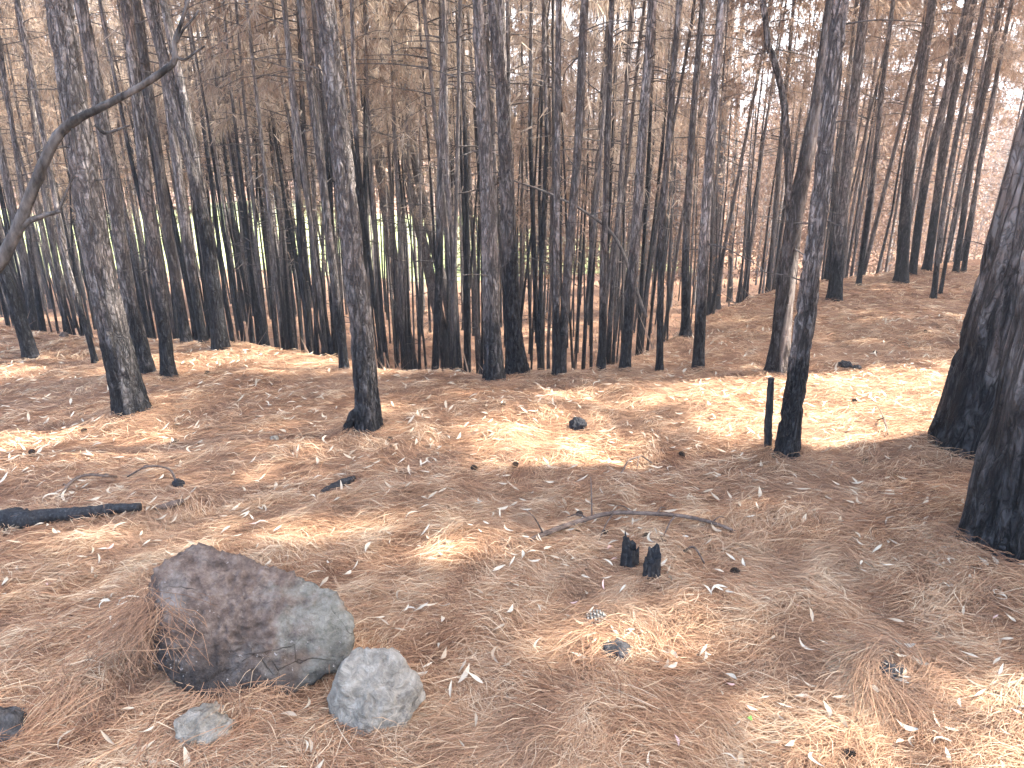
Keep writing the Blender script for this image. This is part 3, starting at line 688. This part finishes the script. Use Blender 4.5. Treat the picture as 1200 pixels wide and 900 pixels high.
def mat_boulder():
    t = NT('boulder'); c = t.coord('Object')
    n1, n2, n3 = t.noise(c, 5, 6, .65), t.noise(c, 24, 6, .72), t.noise(c, 11, 5, .6)
    col = t.ramp(n2, [(.3, (.062, .043, .033)), (.5, (.15, .108, .085)), (.72, (.28, .222, .182))])
    col = t.mix(t.step(n1, .5, .68), col, t.ramp(n2, [(.3, (.085, .074, .066)), (.7, (.29, .265, .24))]))
    sep = t.n('ShaderNodeSeparateXYZ'); t.l(c, sep.inputs[0])
    gx = t.math('ADD', sep.outputs[0], t.math('MULTIPLY', t.math('SUBTRACT', n3, .5), .5))
    green = t.ramp(n2, [(.3, (.09, .085, .067)), (.5, (.20, .188, .155)), (.75, (.36, .34, .29))])
    col = t.mix(t.step(gx, .13, .24), col, green)
    rust = t.math('MULTIPLY', t.step(t.noise(c, 7, 3), .54, .66), t.step(gx, .02, .12)); col = t.mix(t.math('MULTIPLY', rust, .55), col, (.20, .115, .07))
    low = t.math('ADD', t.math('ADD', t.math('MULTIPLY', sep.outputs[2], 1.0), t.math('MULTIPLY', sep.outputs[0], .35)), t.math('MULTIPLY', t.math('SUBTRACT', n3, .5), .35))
    col = t.mix(t.math('MULTIPLY', t.step(low, .2, .03), .85), col, (.028, .025, .024))  # shadowed lower left of the boulder painted dark
    lich = t.math('MULTIPLY', t.step(t.noise(c, 55, 3, .7), .64, .70), t.step(t.noise(c, 9, 3), .48, .58)); col = t.mix(lich, col, (.38, .345, .315))
    wv = t.n('ShaderNodeVectorMath', operation='MULTIPLY_ADD'); nn = t.n('ShaderNodeTexNoise'); t.l(c, nn.inputs['Vector']); nn.inputs['Scale'].default_value = 6
    t.l(nn.outputs[1], wv.inputs[0]); wv.inputs[1].default_value = (.2, .2, .2); t.l(c, wv.inputs[2])
    crack = t.step(t.voro(wv.outputs[0], 6.5, 'DISTANCE_TO_EDGE'), .0, .012)
    cm = t.math('MULTIPLY', t.math('SUBTRACT', 1.0, crack), t.step(t.noise(c, 5.5, 2), .54, .62))
    col = t.mix(t.math('MULTIPLY', cm, .6), col, (.03, .024, .02))
    h = t.math('ADD', t.math('ADD', n2, t.math('MULTIPLY', t.noise(c, 70, 4, .7), .5)), t.math('MULTIPLY', cm, -.5))
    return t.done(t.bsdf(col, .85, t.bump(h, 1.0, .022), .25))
def mat_stone(name, a, b, c2, dark=.5):
    t = NT(name); c = t.coord('Object'); n1, n2 = t.noise(c, 8, 7, .7, 1.2), t.noise(c, 24, 6, .72, .6)
    col = t.ramp(n2, [(.3, a), (.5, b), (.72, c2)])
    col = t.mix(t.math('MULTIPLY', t.step(n1, .54, .66), dark), col, (.05, .048, .048))
    h = t.math('ADD', n2, t.math('MULTIPLY', n1, .6))
    return t.done(t.bsdf(col, .85, t.bump(h, 1.0, .022), .25))
M['boulder'] = mat_boulder()
M['stone'] = mat_stone('pale_stone', (.13, .113, .09), (.29, .258, .21), (.50, .455, .385), .9)
M['stone2'] = mat_stone('lichen_stone', (.13, .113, .086), (.27, .238, .188), (.45, .40, .33), .6)
M['stone3'] = mat_stone('dark_stone', (.03, .028, .027), (.075, .07, .067), (.17, .16, .155), .5)
B = ground_at(285, 782)
hull = [(-.25, .02, .335), (-.14, .12, .34), (.10, .10, .262), (.30, .07, .195), (.375, .0, .135), (.365, -.07, .0), (.18, -.17, -.03), (0, -.22, -.05), (-.20, -.16, .05), (-.19, -.11, .215),
        (-.38, .04, .06), (-.41, .1, -.05), (-.2, .26, .05), (.15, .24, .05), (.3, .16, 0), (0, 0, -.12)]
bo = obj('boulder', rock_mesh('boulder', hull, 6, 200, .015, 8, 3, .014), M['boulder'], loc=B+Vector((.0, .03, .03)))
tag(bo, 'large wedge-shaped reddish boulder with green-grey end, needles draped on its left', 'boulder')
S = ground_at(437, 850)
hull = [(-.155, .0, .05), (-.10, -.05, .17), (-.07, .02, .235), (.05, .02, .245), (.10, .0, .20), (.155, .0, .13), (.16, .02, .05), (.10, -.08, .02), (-.03, -.12, .0), (-.11, -.08, .03), (-.02, -.10, .09), (.06, -.075, .13), (-.08, .12, .05), (.1, .12, .05), (0, .0, -.08), (-.14, -.02, .11)]
tag(obj('stone', rock_mesh('stone', hull, 5, 60, .012, 12, 5, .007), M['stone'], loc=S+Vector((0, .06, -.015))), 'pale grey rounded stone with dark left flank beside the boulder', 'stone')
def small_rock(px, py, wpx, hpx, mat, label, seed, name='stone', sink=.25, cat='stone'):
    p = ground_at(px, py); w2 = px_size(p, wpx)/2; h = px_size(p, hpx)/math.cos(PITCH+.35); r = random.Random(seed)
    hull = []
    for k in range(16):
        a = k*2.399; e = (k+.5)/16
        rr = math.sqrt(1-(2*e-1)**2)
        hull.append((w2*rr*math.cos(a)*r.uniform(.8, 1.05), w2*.85*rr*math.sin(a)*r.uniform(.8, 1.05), h*(.5+ .5*(2*e-1))*r.uniform(.85, 1.05)-h*sink))
    o = obj(name, rock_mesh(name, hull, 4, 26, w2*.16, 2.2/max(w2, .03), seed, w2*.09), M[mat], loc=p); tag(o, label, cat); return o
small_rock(245, 856, 84, 44, 'stone2', 'low flat lichen-grey stone half sunk in needles below the boulder', 11, sink=.45)
small_rock(8, 858, 70, 50, 'stone3', 'dark stone half buried in needles beyond the low flat lichen-grey stone', 12, sink=.4)
small_rock(1046, 790, 40, 18, 'stone3', 'dark stone nearly buried in a small mound of needles', 13, sink=.4)
small_rock(722, 768, 46, 24, 'stone3', 'charred lump with white ash showing through sunlit needles', 14, sink=.25)
small_rock(677, 503, 25, 18, 'char', 'small round soot-black stone lying alone in the clearing', 15, sink=.3)
small_rock(322, 516, 13, 6, 'stone2', 'small flat grey stone out on the needles', 16, sink=.2)
small_rock(300, 772+36, 34, 14, 'stone3', 'small stone tucked at the foot of the boulder under needles', 17, sink=.4)
small_rock(990, 430, 22, 8, 'char', 'flat black burnt chunk on the shaded rise', 18, name='burnt_chunk', cat='charred wood')
small_rock(1004, 433, 14, 7, 'char', 'smaller black burnt chunk next to the flat one on the rise', 19, name='burnt_chunk', cat='charred wood')
small_rock(76, 396, 13, 9, 'twig', 'small orange-brown clod at the edge of the bank', 20, name='earth_clod', cat='clod')
small_rock(210, 571, 18, 12, 'char', 'black charred knot at the end of a thin curved twig', 21, name='burnt_knot', cat='charred wood')

# ------------------------------------------------------------------ charred logs, stakes, stumps
def gpts(pp, lift=0.0):
    out = []
    for a, b in pp:
        p = ground_at(a, b); p.z += lift; out.append(p)
    return out
def log(name, label, pp, wpx, mat, lift=.02, cat='log', sides=14, jit=.09, seed=0):
    P_ = gpts(pp, lift); o0 = P_[0].copy()
    o = obj(name, tube_mesh(name, [p-o0 for p in P_], [px_size(p, n)/2 for p, n in zip(P_, wpx)], sides, sub=6, jitter=jit, seed=seed), M[mat], loc=o0)
    return tag(o, label, cat)
log('charred_log', 'long tapering charred log lying near the boulder', [(-60, 628), (-20, 623), (18, 617), (34, 617), (60, 613), (95, 609), (130, 605), (166, 602)], (26, 26, 27, 23, 17, 14, 12, 9), 'char', .035, seed=3)
log('charred_stick', 'short charred stick tapering into a needle ridge in the clearing', [(378, 581), (390, 576), (404, 569), (416, 563)], (8, 12, 11, 5), 'char', .015, 'stick', seed=4)
log('charred_root', 'buried charred root end breaking through the needles beside the long log', [(183, 600), (200, 596), (216, 592)], (5, 9, 5), 'twig', .02, 'root', seed=5)
st = ground_at(900, 530)
pp = [at_depth(a, b, st.y)-st for a, b in ((900, 533), (900, 505), (902, 470), (904, 443))]
tag(obj('burnt_stake', tube_mesh('burnt_stake', pp, [px_size(st, n)/2 for n in (9, 9, 8, 7)], 10, sub=6, jitter=.07, seed=8), M['char'], loc=st), 'upright burnt black stake beside the leaning dark pine', 'stake')
def stump(px, py, wpx, hpx, label, seed, peak):
    p = ground_at(px, py); r = px_size(p, wpx)/2; h = px_size(p, hpx)/math.cos(PITCH+.2); rr = np.random.default_rng(seed)
    n = 26; th = np.linspace(0, 2*np.pi, n, endpoint=False); V = []; lv = 9
    top = h*(.80+.20*np.cos(th-peak))*(1+.07*rr.standard_normal(n))
    ridge = 1+.10*np.sin(th*5+seed)+.07*rr.standard_normal(n)
    for k in range(lv):
        f = k/(lv-1); V.append(np.stack([r*ridge*(1.08-.16*f)*np.cos(th)*(1+.03*rr.standard_normal(n)), r*.8*ridge*(1.08-.16*f)*np.sin(th), -.04+(top+.04)*f], -1))
    inner = np.stack([r*.5*np.cos(th), r*.4*np.sin(th), top*.7], -1); V.append(inner); V = np.vstack(V)
    i, j = np.meshgrid(np.arange(lv), np.arange(n), indexing='ij'); j2 = (j+1) % n
    F = np.stack([i*n+j, i*n+j2, (i+1)*n+j2, (i+1)*n+j], -1).reshape(-1, 4)
    me = mesh_any('stump', V, F, [tuple(int(lv*n+q) for q in range(n))], smooth=False)
    tag(obj('stump', me, M['char'], loc=p), label, 'stump', None)
stump(737, 664, 20, 33, 'jagged charred stump with pointed left splinter', 3, 2.6)
stump(763, 679, 19, 36, 'taller slanting charred stump right beside the jagged one', 5, .9)

# fallen branch with side twigs
def fallen(name, label, main, wpx, sides_tw, mat='twig', lift=.055, cat='branch'):
    P_ = gpts(main, 0); o0 = P_[0].copy()
    root = thing(name, o0, label, cat)
    n = len(P_); Pm = [p+Vector((0, 0, lift*(.3+1.0*math.sin(math.pi*k/(n-1)))))-o0 for k, p in enumerate(P_)]
    obj('stem', tube_mesh('stem', Pm, np.linspace(px_size(P_[0], wpx[0])/2, px_size(P_[-1], wpx[1])/2, n), 8, sub=4, jitter=.06), M[mat], root)
    for f, tip, hz, wp in sides_tw:
        k = min(int(f*(n-1)), n-2); b = Pm[k].lerp(Pm[k+1], f*(n-1)-k); e = ground_at(*tip); e.z += hz; e -= o0
        mid = b.lerp(e, .5)+Vector((0, 0, .02)); r0 = px_size(P_[0], wp)/2
        obj('twig', tube_mesh('twig', [b, mid, e], [r0, r0*.75, r0*.4], 6, sub=3), M[mat], root)
    return root
fallen('fallen_branch', 'thin fallen branch with twigs lying behind the two charred stumps', [(620, 638), (650, 630), (690, 620), (720, 616), (760, 617), (800, 618), (835, 622), (862, 627)], (7, 4),
       [(.08, (616, 634), .16, 2.5), (.3, (690, 612), .25, 2.5), (.28, (665, 612), .03, 2.5), (.6, (780, 600), .02, 3), (.5, (720, 600), .03, 2), (.42, (700, 640), .01, 2.5), (.68, (776, 636), .02, 3), (.85, (850, 612), .02, 2)])
fallen('fallen_twig', 'thin dark curved twig arching near the long charred log', [(72, 586), (86, 576), (105, 571), (130, 569), (137, 562)], (4, 2.5), [(.15, (75, 576), .03, 2), (.8, (120, 562), .01, 2)])
fallen('fallen_twig', 'thin dark twig ending at the charred knot', [(150, 562), (175, 559), (200, 562), (208, 569)], (2, 3), [(.4, (165, 553), .01, 2)])
fallen('fallen_twig', 'small arched dark twig between black round stone and stumps', [(728, 558), (736, 550), (748, 548), (752, 545), (764, 546)], (2.5, 2), [(.5, (746, 553), .01, 2)])
fallen('fallen_twig', 'straight pale stick crossing the needles beside the fallen branch', [(800, 650), (812, 658), (825, 664)], (3, 2), [])
fallen('fallen_twig', 'thin upright twig poking from sunlit needles by the huge pines', [(1040, 512), (1034, 503), (1028, 495)], (2, 1.5), [(.2, (1024, 490), .1, 1.6)])
# dead brush on the floor of the stand
def brush():
    r = np.random.default_rng(55); N = 5200; y = 6.5+27*r.random(N)**1.1; x = r.uniform(-.8, .8, N)*y
    ok = y > edge(x)+.3; x, y = x[ok], y[ok]; N = len(x); z = H(x, y); nb = 7; m = N*nb
    B = np.repeat(np.stack([x, y, z], -1), nb, 0)+r.normal(0, .10, (m, 3))*np.array([1, 1, 0]); D = r.normal(0, .8, (m, 3)); D[:, 2] = np.abs(D[:, 2])*.7+.12; D /= np.linalg.norm(D, axis=1, keepdims=True)
    W = np.cross(D, r.normal(0, 1, (m, 3))); W /= np.linalg.norm(W, axis=1, keepdims=True); L_ = (r.uniform(.12, .5, m)*np.repeat(r.uniform(.3, 1.2, N), nb))[:, None]
    V = np.stack([B-W*.012, B+W*.012, B+D*L_], 1).reshape(-1, 3)
    tag(obj('dead_brush', new_mesh('dead_brush', V, np.arange(len(V)).reshape(-1, 3), np.repeat(np.clip(np.repeat(r.normal(.35, .2, N), nb), 0, 1), 3)), M['fol_orange']), 'brown dead brush covering the floor of the stand', 'brush', kind='stuff')
brush()
# long dead limb slanting through the trees in the middle
Yl = 8.2
root = thing('hanging_limb', at_depth(600, 214, Yl), 'long thin dead limb slanting down through the trunks at the bank', 'branch'); o0 = Vector(root.location)
pp = [(596, 210), (640, 225), (680, 245), (712, 268), (728, 292), (742, 330), (757, 372)]
obj('stem', tube_mesh('stem', [at_depth(a, b, Yl)-o0 for a, b in pp], np.linspace(.009, .022, len(pp)), 7, sub=3, jitter=.05), M['limb'], root)
for (a, b), (c_, d_) in (((640, 225), (668, 206)), ((690, 251), (720, 243)), ((742, 330), (722, 352))):
    obj('branch', tube_mesh('branch', [at_depth(a, b, Yl)-o0, at_depth((a+c_)/2, (b+d_)/2+2, Yl)-o0, at_depth(c_, d_, Yl)-o0], [.008, .006, .003], 6, sub=2), M['limb'], root)

# pine cones
def cone_mesh(seed):
    V, F = [], []; r = random.Random(seed); n = 0
    for k in range(70):
        t_ = (k+.5)/70; a = k*2.399; z = t_*.07; rr = .022*math.sin(math.pi*(.12+.85*t_))**.8
        d = np.array([math.cos(a), math.sin(a), .35]); s = np.array([-math.sin(a), math.cos(a), 0]); b = np.array([.45*rr*math.cos(a), .45*rr*math.sin(a), z])
        tip = b+d*rr*.9; w2 = .0075*(.5+math.sin(math.pi*t_)*.6)
        V += [b-s*w2*.6, b+s*w2*.6, tip+s*w2, tip-s*w2+np.array([0, 0, .001]), tip+np.array([0, 0, .006])]
        F += [(n, n+1, n+2, n+3), (n+3, n+2, n+4)]; n += 5
    me = bpy.data.meshes.new('pine_cone'); me.from_pydata([tuple(v) for v in V], [], F); me.update(); return me
CM = [cone_mesh(k) for k in range(2)]
for me in CM: me.materials.append(M['cone'])
CMP = CM[0].copy(); CMP.materials.clear(); CMP.materials.append(mat_plain('grey_cone', [(.3, (.12, .11, .09)), (.7, (.42, .39, .33))], 50))
o = obj('pine_cone', CMP, None, None, ground_at(686, 736)+Vector((0, 0, .015))); o.rotation_euler = (1.35, .2, 1.9); o.scale = (1.15,)*3
tag(o, 'opened weathered grey pine cone on sunlit needles by the ash-dusted lump', 'pine cone')
for k, (a, b) in enumerate(((708, 626), (752, 632), (778, 640), (866, 672), (99, 507), (201, 520), (40, 535), (592, 475), (600, 548), (455, 518), (803, 537), (1000, 470), (985, 893), (680, 608), (560, 552), (1010, 541), (240, 440), (1028, 415), (1085, 390))):
    o = obj('pine_cone', CM[k % 2], None, None, ground_at(a, b)+Vector((0, 0, .012))); o.rotation_euler = (1.4+.3*math.sin(k*3), .2, k*1.7); s = .62; o.scale = (s, s, s)
    tag(o, 'dark fallen pine cone lying on the needles', 'pine cone', 'dark fallen pine cones')

# ------------------------------------------------------------------ fallen leaves
def leaf_arr(seed):
    r = np.random.default_rng(seed); L = r.uniform(.045, .085); wd = r.uniform(.0035, .0085); bend = r.uniform(-.16, .16); curl = r.uniform(-.15, .3); n = 7
    if seed % 4 == 0: bend *= 2.0
    V = []; fold = r.uniform(-.1, .9)
    for k in range(n):
        s = k/(n-1); wv = wd*max(.06, math.sin(math.pi*min(1, s*1.02))**.75*(1.15-.4*s))
        x = (s-.5)*L; y = bend*L*(4*(s-.5)**2); z = curl*L*(4*(s-.5)**2)*.6+.002
        tw = 1.7*(s-.5)*r.uniform(.6, 1.2)
        for q in (-1, 0, 1): V.append((x, y+q*wv*math.cos(tw), z+abs(q)*wv*fold*.6+q*wv*math.sin(tw)))
    F = []
    for k in range(n-1):
        for q in (0, 1): F.append((k*3+q, k*3+q+1, k*3+q+4, k*3+q+3))
    return np.array(V), np.array(F)
def mat_leaf(name, stops):
    t = NT(name); r = t.rand(); n = t.noise(t.coord('Object'), 60, 3)
    col = t.ramp(t.math('ADD', t.math('MULTIPLY', r, .8), t.math('MULTIPLY', n, .2)), stops)
    return t.done(t.bsdf(col, .6, None, .35))
M['leaf'] = mat_leaf('pale_leaf', [(.1, (.36, .27, .18)), (.45, (.52, .44, .325)), (.7, (.60, .54, .42)), (.95, (.48, .38, .26))])
M['leaf_pink'] = mat_leaf('pink_leaf', [(.1, (.52, .33, .28)), (.9, (.62, .42, .37))])
M['leaf_green'] = mat_plain('green_leaf', [(.3, (.10, .26, .05)), (.7, (.2, .4, .08))], 30)
LA = [leaf_arr(k) for k in range(10)]
LM = [new_mesh('fallen_leaf', V, F, smooth=True) for V, F in LA]
for me in LM: me.materials.append(M['leaf'])
LMP = []
for me in LM[:4]:
    c_ = me.copy(); c_.materials.clear(); c_.materials.append(M['leaf_pink']); LMP.append(c_)
R4 = np.random.default_rng(31)
def vis(x, y, z, m=0):
    dy = y*math.cos(PITCH)+(CAMH-z)*math.sin(PITCH); v = (z-CAMH)*math.cos(PITCH)+y*math.sin(PITCH)
    return dy > .3 and abs(x/dy) < (600+m)/FPX and abs(v/dy) < (450+m)/FPX
pos = []
BX, BY = B.x, B.y
while len(pos) < 2200:
    y = 1.1+7.5*R4.random()**.72; x = R4.uniform(-.8*y-.3, .8*y+.3)
    if y > float(edge(x))-.1: continue
    cl_ = math.sin(x*3.1+1)*math.sin(y*2.7)+.5*math.sin(x*7+y*5)
    if R4.random() > .55+.35*cl_: continue
    if ((x-BX)/.42)**2+((y-BY-.05)/.26)**2 < 1 or math.hypot(x-S.x, y-S.y-.06) < .16: continue
    pos.append((x, y))
pos.sort(key=lambda p: math.hypot(*p))
nv = 0; rest = []
for k, (x, y) in enumerate(pos):
    z = float(H(x, y))
    if nv < 285 and vis(x, y, z, -2):
        nv += 1; pink = nv % 23 == 5
        o = obj('fallen_leaf', LMP[k % 4] if pink else LM[k % 10], None, None, (x, y, z+.026+.012*R4.random()))
        o.rotation_euler = (R4.normal(0, .28), R4.normal(0, .28), R4.uniform(0, 6.28)); s = float(R4.uniform(.6, 1.15)); o.scale = (s, s, s)
        if pink: tag(o, 'pinkish dry curved leaf lying among paler fallen leaves', 'leaf', 'pinkish fallen leaves')
        else: tag(o, 'pale cream dry curved leaf lying on the needles', 'leaf', 'pale fallen leaves')
    else: rest.append((x, y, z))
LV, LF = [], []; n = 0
for k, (x, y, z) in enumerate(rest):
    V, F = LA[k % 10]; a = R4.uniform(0, 6.28); s = R4.uniform(.7, 1.4); c_, s_ = math.cos(a), math.sin(a)
    tl = R4.normal(0, .3)
    W = np.stack([(V[:, 0]*c_-V[:, 1]*s_)*s+x, (V[:, 0]*s_+V[:, 1]*c_)*s+y, (V[:, 2]+V[:, 0]*tl)*s+z+.02], -1)
    LV.append(W); LF.append(F+n); n += len(V)
t = NT('pale_leaf_litter'); g_ = t.noise(t.coord('Object'), 6, 2)
M['leaf2'] = t.done(t.bsdf(t.ramp(g_, [(.3, (.38, .29, .19)), (.5, (.53, .44, .32)), (.7, (.60, .54, .42))]), .6))
tag(obj('leaf_litter', new_mesh('leaf_litter', np.vstack(LV), np.vstack(LF), smooth=True), M['leaf2']), 'scatter of tiny pale leaves over the farther needles', 'leaf litter', kind='stuff')
o = obj('fallen_leaf', LM[3].copy(), None, None, ground_at(878, 852)+Vector((0, 0, .03))); o.data.materials.clear(); o.data.materials.append(M['leaf_green']); o.scale = (.4, 1.6, .8); o.rotation_euler = (.3, 0, .6)
tag(o, 'tiny bright green leaf among straw-coloured needles', 'leaf')

# ------------------------------------------------------------------ needle litter (real strands)
nf1, nf2, nl = wave_field(10, .5, 1.8, 41), wave_field(8, .16, .5, 42), wave_field(10, .25, .8, 43)
def litter(N, rmin, rmax, pw, wid, lift, seed, K=3, lmin=.11, lmax=.2):
    r = np.random.default_rng(seed)
    u = r.random(N*2); rad = (rmin**pw+(rmax**pw-rmin**pw)*u)**(1/pw); a = r.uniform(-.86, .86, N*2)
    x, y = rad*np.sin(a), rad*np.cos(a); ok = y < edge(x)+.35; x, y = x[ok][:N], y[ok][:N]; N = len(x)
    th = .38*nf1(x, y)+.36*nf2(x, y)+r.normal(0, .5, N)+np.where(r.random(N) < .22, r.uniform(-1.6, 1.6, N), 0)
    L = r.uniform(lmin, lmax, N); kap = r.normal(0, .9, N)
    hump = np.clip(nl(x, y)*.5+.5, 0, 1.6); z0 = r.random(N)**1.6*lift*(.4+hump); arc = r.random(N)**2*lift*1.1*(.3+hump); tilt = r.normal(0, .06, N)
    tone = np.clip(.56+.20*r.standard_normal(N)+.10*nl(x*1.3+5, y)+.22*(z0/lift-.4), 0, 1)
    pale = r.random(N) < .05; tone[pale] = r.uniform(.85, 1, pale.sum())
    S_ = np.linspace(-.5, .5, K); V = np.zeros((N, K, 2, 3)); wd = wid*r.uniform(.65, 1.3, N)*(1+rad[ok][:N]*.12)
    for k, s in enumerate(S_):
        ang = th+kap*s; mx_ = x+np.cos(th+kap*s*.5)*L*s; my_ = y+np.sin(th+kap*s*.5)*L*s
        z = H(mx_, my_)+.004+z0+arc*(1-4*s*s)+tilt*L*s*2
        wv = wd*(1 if k not in (0, K-1) else .55); roll = r.normal(0, .5, N)
        nx_, ny_ = -np.sin(ang)*wv*.5, np.cos(ang)*wv*.5
        V[:, k, 0] = np.stack([mx_-nx_, my_-ny_, z-wv*.5*roll], -1); V[:, k, 1] = np.stack([mx_+nx_, my_+ny_, z+wv*.5*roll], -1)
    b = (np.arange(N)*K*2)[:, None]; F = np.concatenate([b+np.array([[2*k, 2*k+1, 2*k+3, 2*k+2]]) for k in range(K-1)], 1).reshape(-1, 4)
    return V.reshape(-1, 3), F, np.repeat(tone, K*2)
VV, FF, TT, n = [], [], [], 0
for arg in (dict(N=170000, rmin=.75, rmax=3.6, pw=1.25, wid=.0013, lift=.017, seed=1, K=3, lmin=.06, lmax=.14), dict(N=150000, rmin=2.4, rmax=9.5, pw=1.1, wid=.0017, lift=.018, seed=2, K=3, lmin=.07, lmax=.15),
            dict(N=45000, rmin=8, rmax=15, pw=1.3, wid=.0028, lift=.02, seed=4, K=3, lmin=.1, lmax=.2), dict(N=3500, rmin=.9, rmax=4.5, pw=1.2, wid=.0014, lift=.045, seed=3, K=4, lmin=.10, lmax=.2)):
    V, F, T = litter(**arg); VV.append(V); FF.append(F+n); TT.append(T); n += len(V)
# strands draped over the boulder's left shoulder and heaped round trunk feet
r = np.random.default_rng(8)
def strands(starts, ends, sag, wid, seed, tone):
    r = np.random.default_rng(seed); N = len(starts); K = 5; V = np.zeros((N, K, 2, 3)); side = r.normal(0, 1, (N, 3)); side[:, 2] *= .2
    D = ends-starts; W = np.cross(D, np.array([0, -1, .6])); W /= np.linalg.norm(W, axis=1, keepdims=True)+1e-9
    for k in range(K):
        f = k/(K-1); p = starts+D*f; p = p+side*(.018 if tone > .4 else .032)*math.sin(math.pi*f); p[:, 2] += sag*math.sin(math.pi*f)
        wv = wid*(1 if 0 < k < K-1 else .5); V[:, k, 0] = p-W*wv*.5; V[:, k, 1] = p+W*wv*.5
    b = (np.arange(N)*K*2)[:, None]; F = np.concatenate([b+np.array([[2*k, 2*k+1, 2*k+3, 2*k+2]]) for k in range(K-1)], 1).reshape(-1, 4)
    return V.reshape(-1, 3), F, np.repeat(np.clip(r.normal(tone, .22, N), 0, 1), K*2)
Bo = np.array(tuple(bo.location)); N = 620
u = r.random(N)[:, None]; v_ = r.random(N)[:, None]
stt = Bo+np.array([-.24, -.03, .30])*(1-u)+np.array([-.40, .02, .12])*u+np.array([.09, -.075, -.06])*v_+r.normal(0, .022, (N, 3))
en = stt+np.stack([r.normal(-.01, .10, N), r.uniform(-.10, .0, N), -r.uniform(.02, .15, N)], -1)
en[:, 2] = np.maximum(en[:, 2], H(en[:, 0], en[:, 1])+.01)
V, F, T = strands(stt, en, .02, .0015, 1, .27); VV.append(V); FF.append(F+n); TT.append(T); n += len(V)  # draped strands tinted darker brown for the shade they lie in
for (px, py, rr0, N, hh) in ((1195, 640, .36, 900, .07), (1150, 518, .36, 500, .05), (922, 537, .11, 420, .05), (156, 486, .13, 360, .05), (432, 503, .09, 260, .03), (290, 800, .1, 260, .05), (1046, 790, .11, 420, .06), (722, 768, .13, 300, .05), (8, 862, .14, 360, .06), (245, 860, .13, 200, .03), (437, 860, .14, 200, .02), (580, 450, .11, 200, .03), (606, 441, .11, 160, .03), (911, 438, .13, 200, .03), (198, 444, .08, 120, .03), (174, 440, .09, 120, .03), (404, 434, .06, 90, .03), (818, 434, .07, 90, .03), (732, 434, .06, 80, .03)):
    N = int(N*1.6); c_ = ground_at(px, py); a = r.uniform(0, 6.28, N); d = rr0*(r.uniform(.85, 1.75, N) if hh > .02 and py < 700 else r.uniform(.15, 1.5, N))
    x, y = c_.x+d*np.cos(a), c_.y+d*np.sin(a); tl = a+math.pi/2+r.normal(0, .7, N); L = r.uniform(.1, .22, N)
    x2, y2 = x+np.cos(tl)*L, y+np.sin(tl)*L
    lift = hh*np.exp(-((d/rr0-1)**2)*2.5)
    V, F, T = strands(np.stack([x, y, H(x, y)+r.random(N)*lift+.006], -1), np.stack([x2, y2, H(x2, y2)+r.random(N)*lift+.006], -1), .018, .0017, 60+int(px), .5)
    VV.append(V); FF.append(F+n); TT.append(T); n += len(V)
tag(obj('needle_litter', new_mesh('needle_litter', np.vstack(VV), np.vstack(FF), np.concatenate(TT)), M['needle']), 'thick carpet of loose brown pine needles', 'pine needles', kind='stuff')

# ------------------------------------------------------------------ smoky air in the stand
t = NT('haze'); pv = t.n('ShaderNodeVolumePrincipled'); pv.inputs['Color'].default_value = (.90, .93, 1.0, 1); pv.inputs['Density'].default_value = .0034; pv.inputs['Anisotropy'].default_value = .3
t.l(pv.outputs[0], t.out.inputs['Volume'])
bm = bmesh.new(); bmesh.ops.create_cube(bm, size=1)
for v in bm.verts: v.co = Vector((v.co.x*900, v.co.y*680+285, -40 if v.co.z < 0 else 36))
me = bpy.data.meshes.new('haze'); bm.to_mesh(me); bm.free()
tag(obj('haze', me, t.m), 'thin smoky haze hanging between the trees', 'haze', kind='stuff')
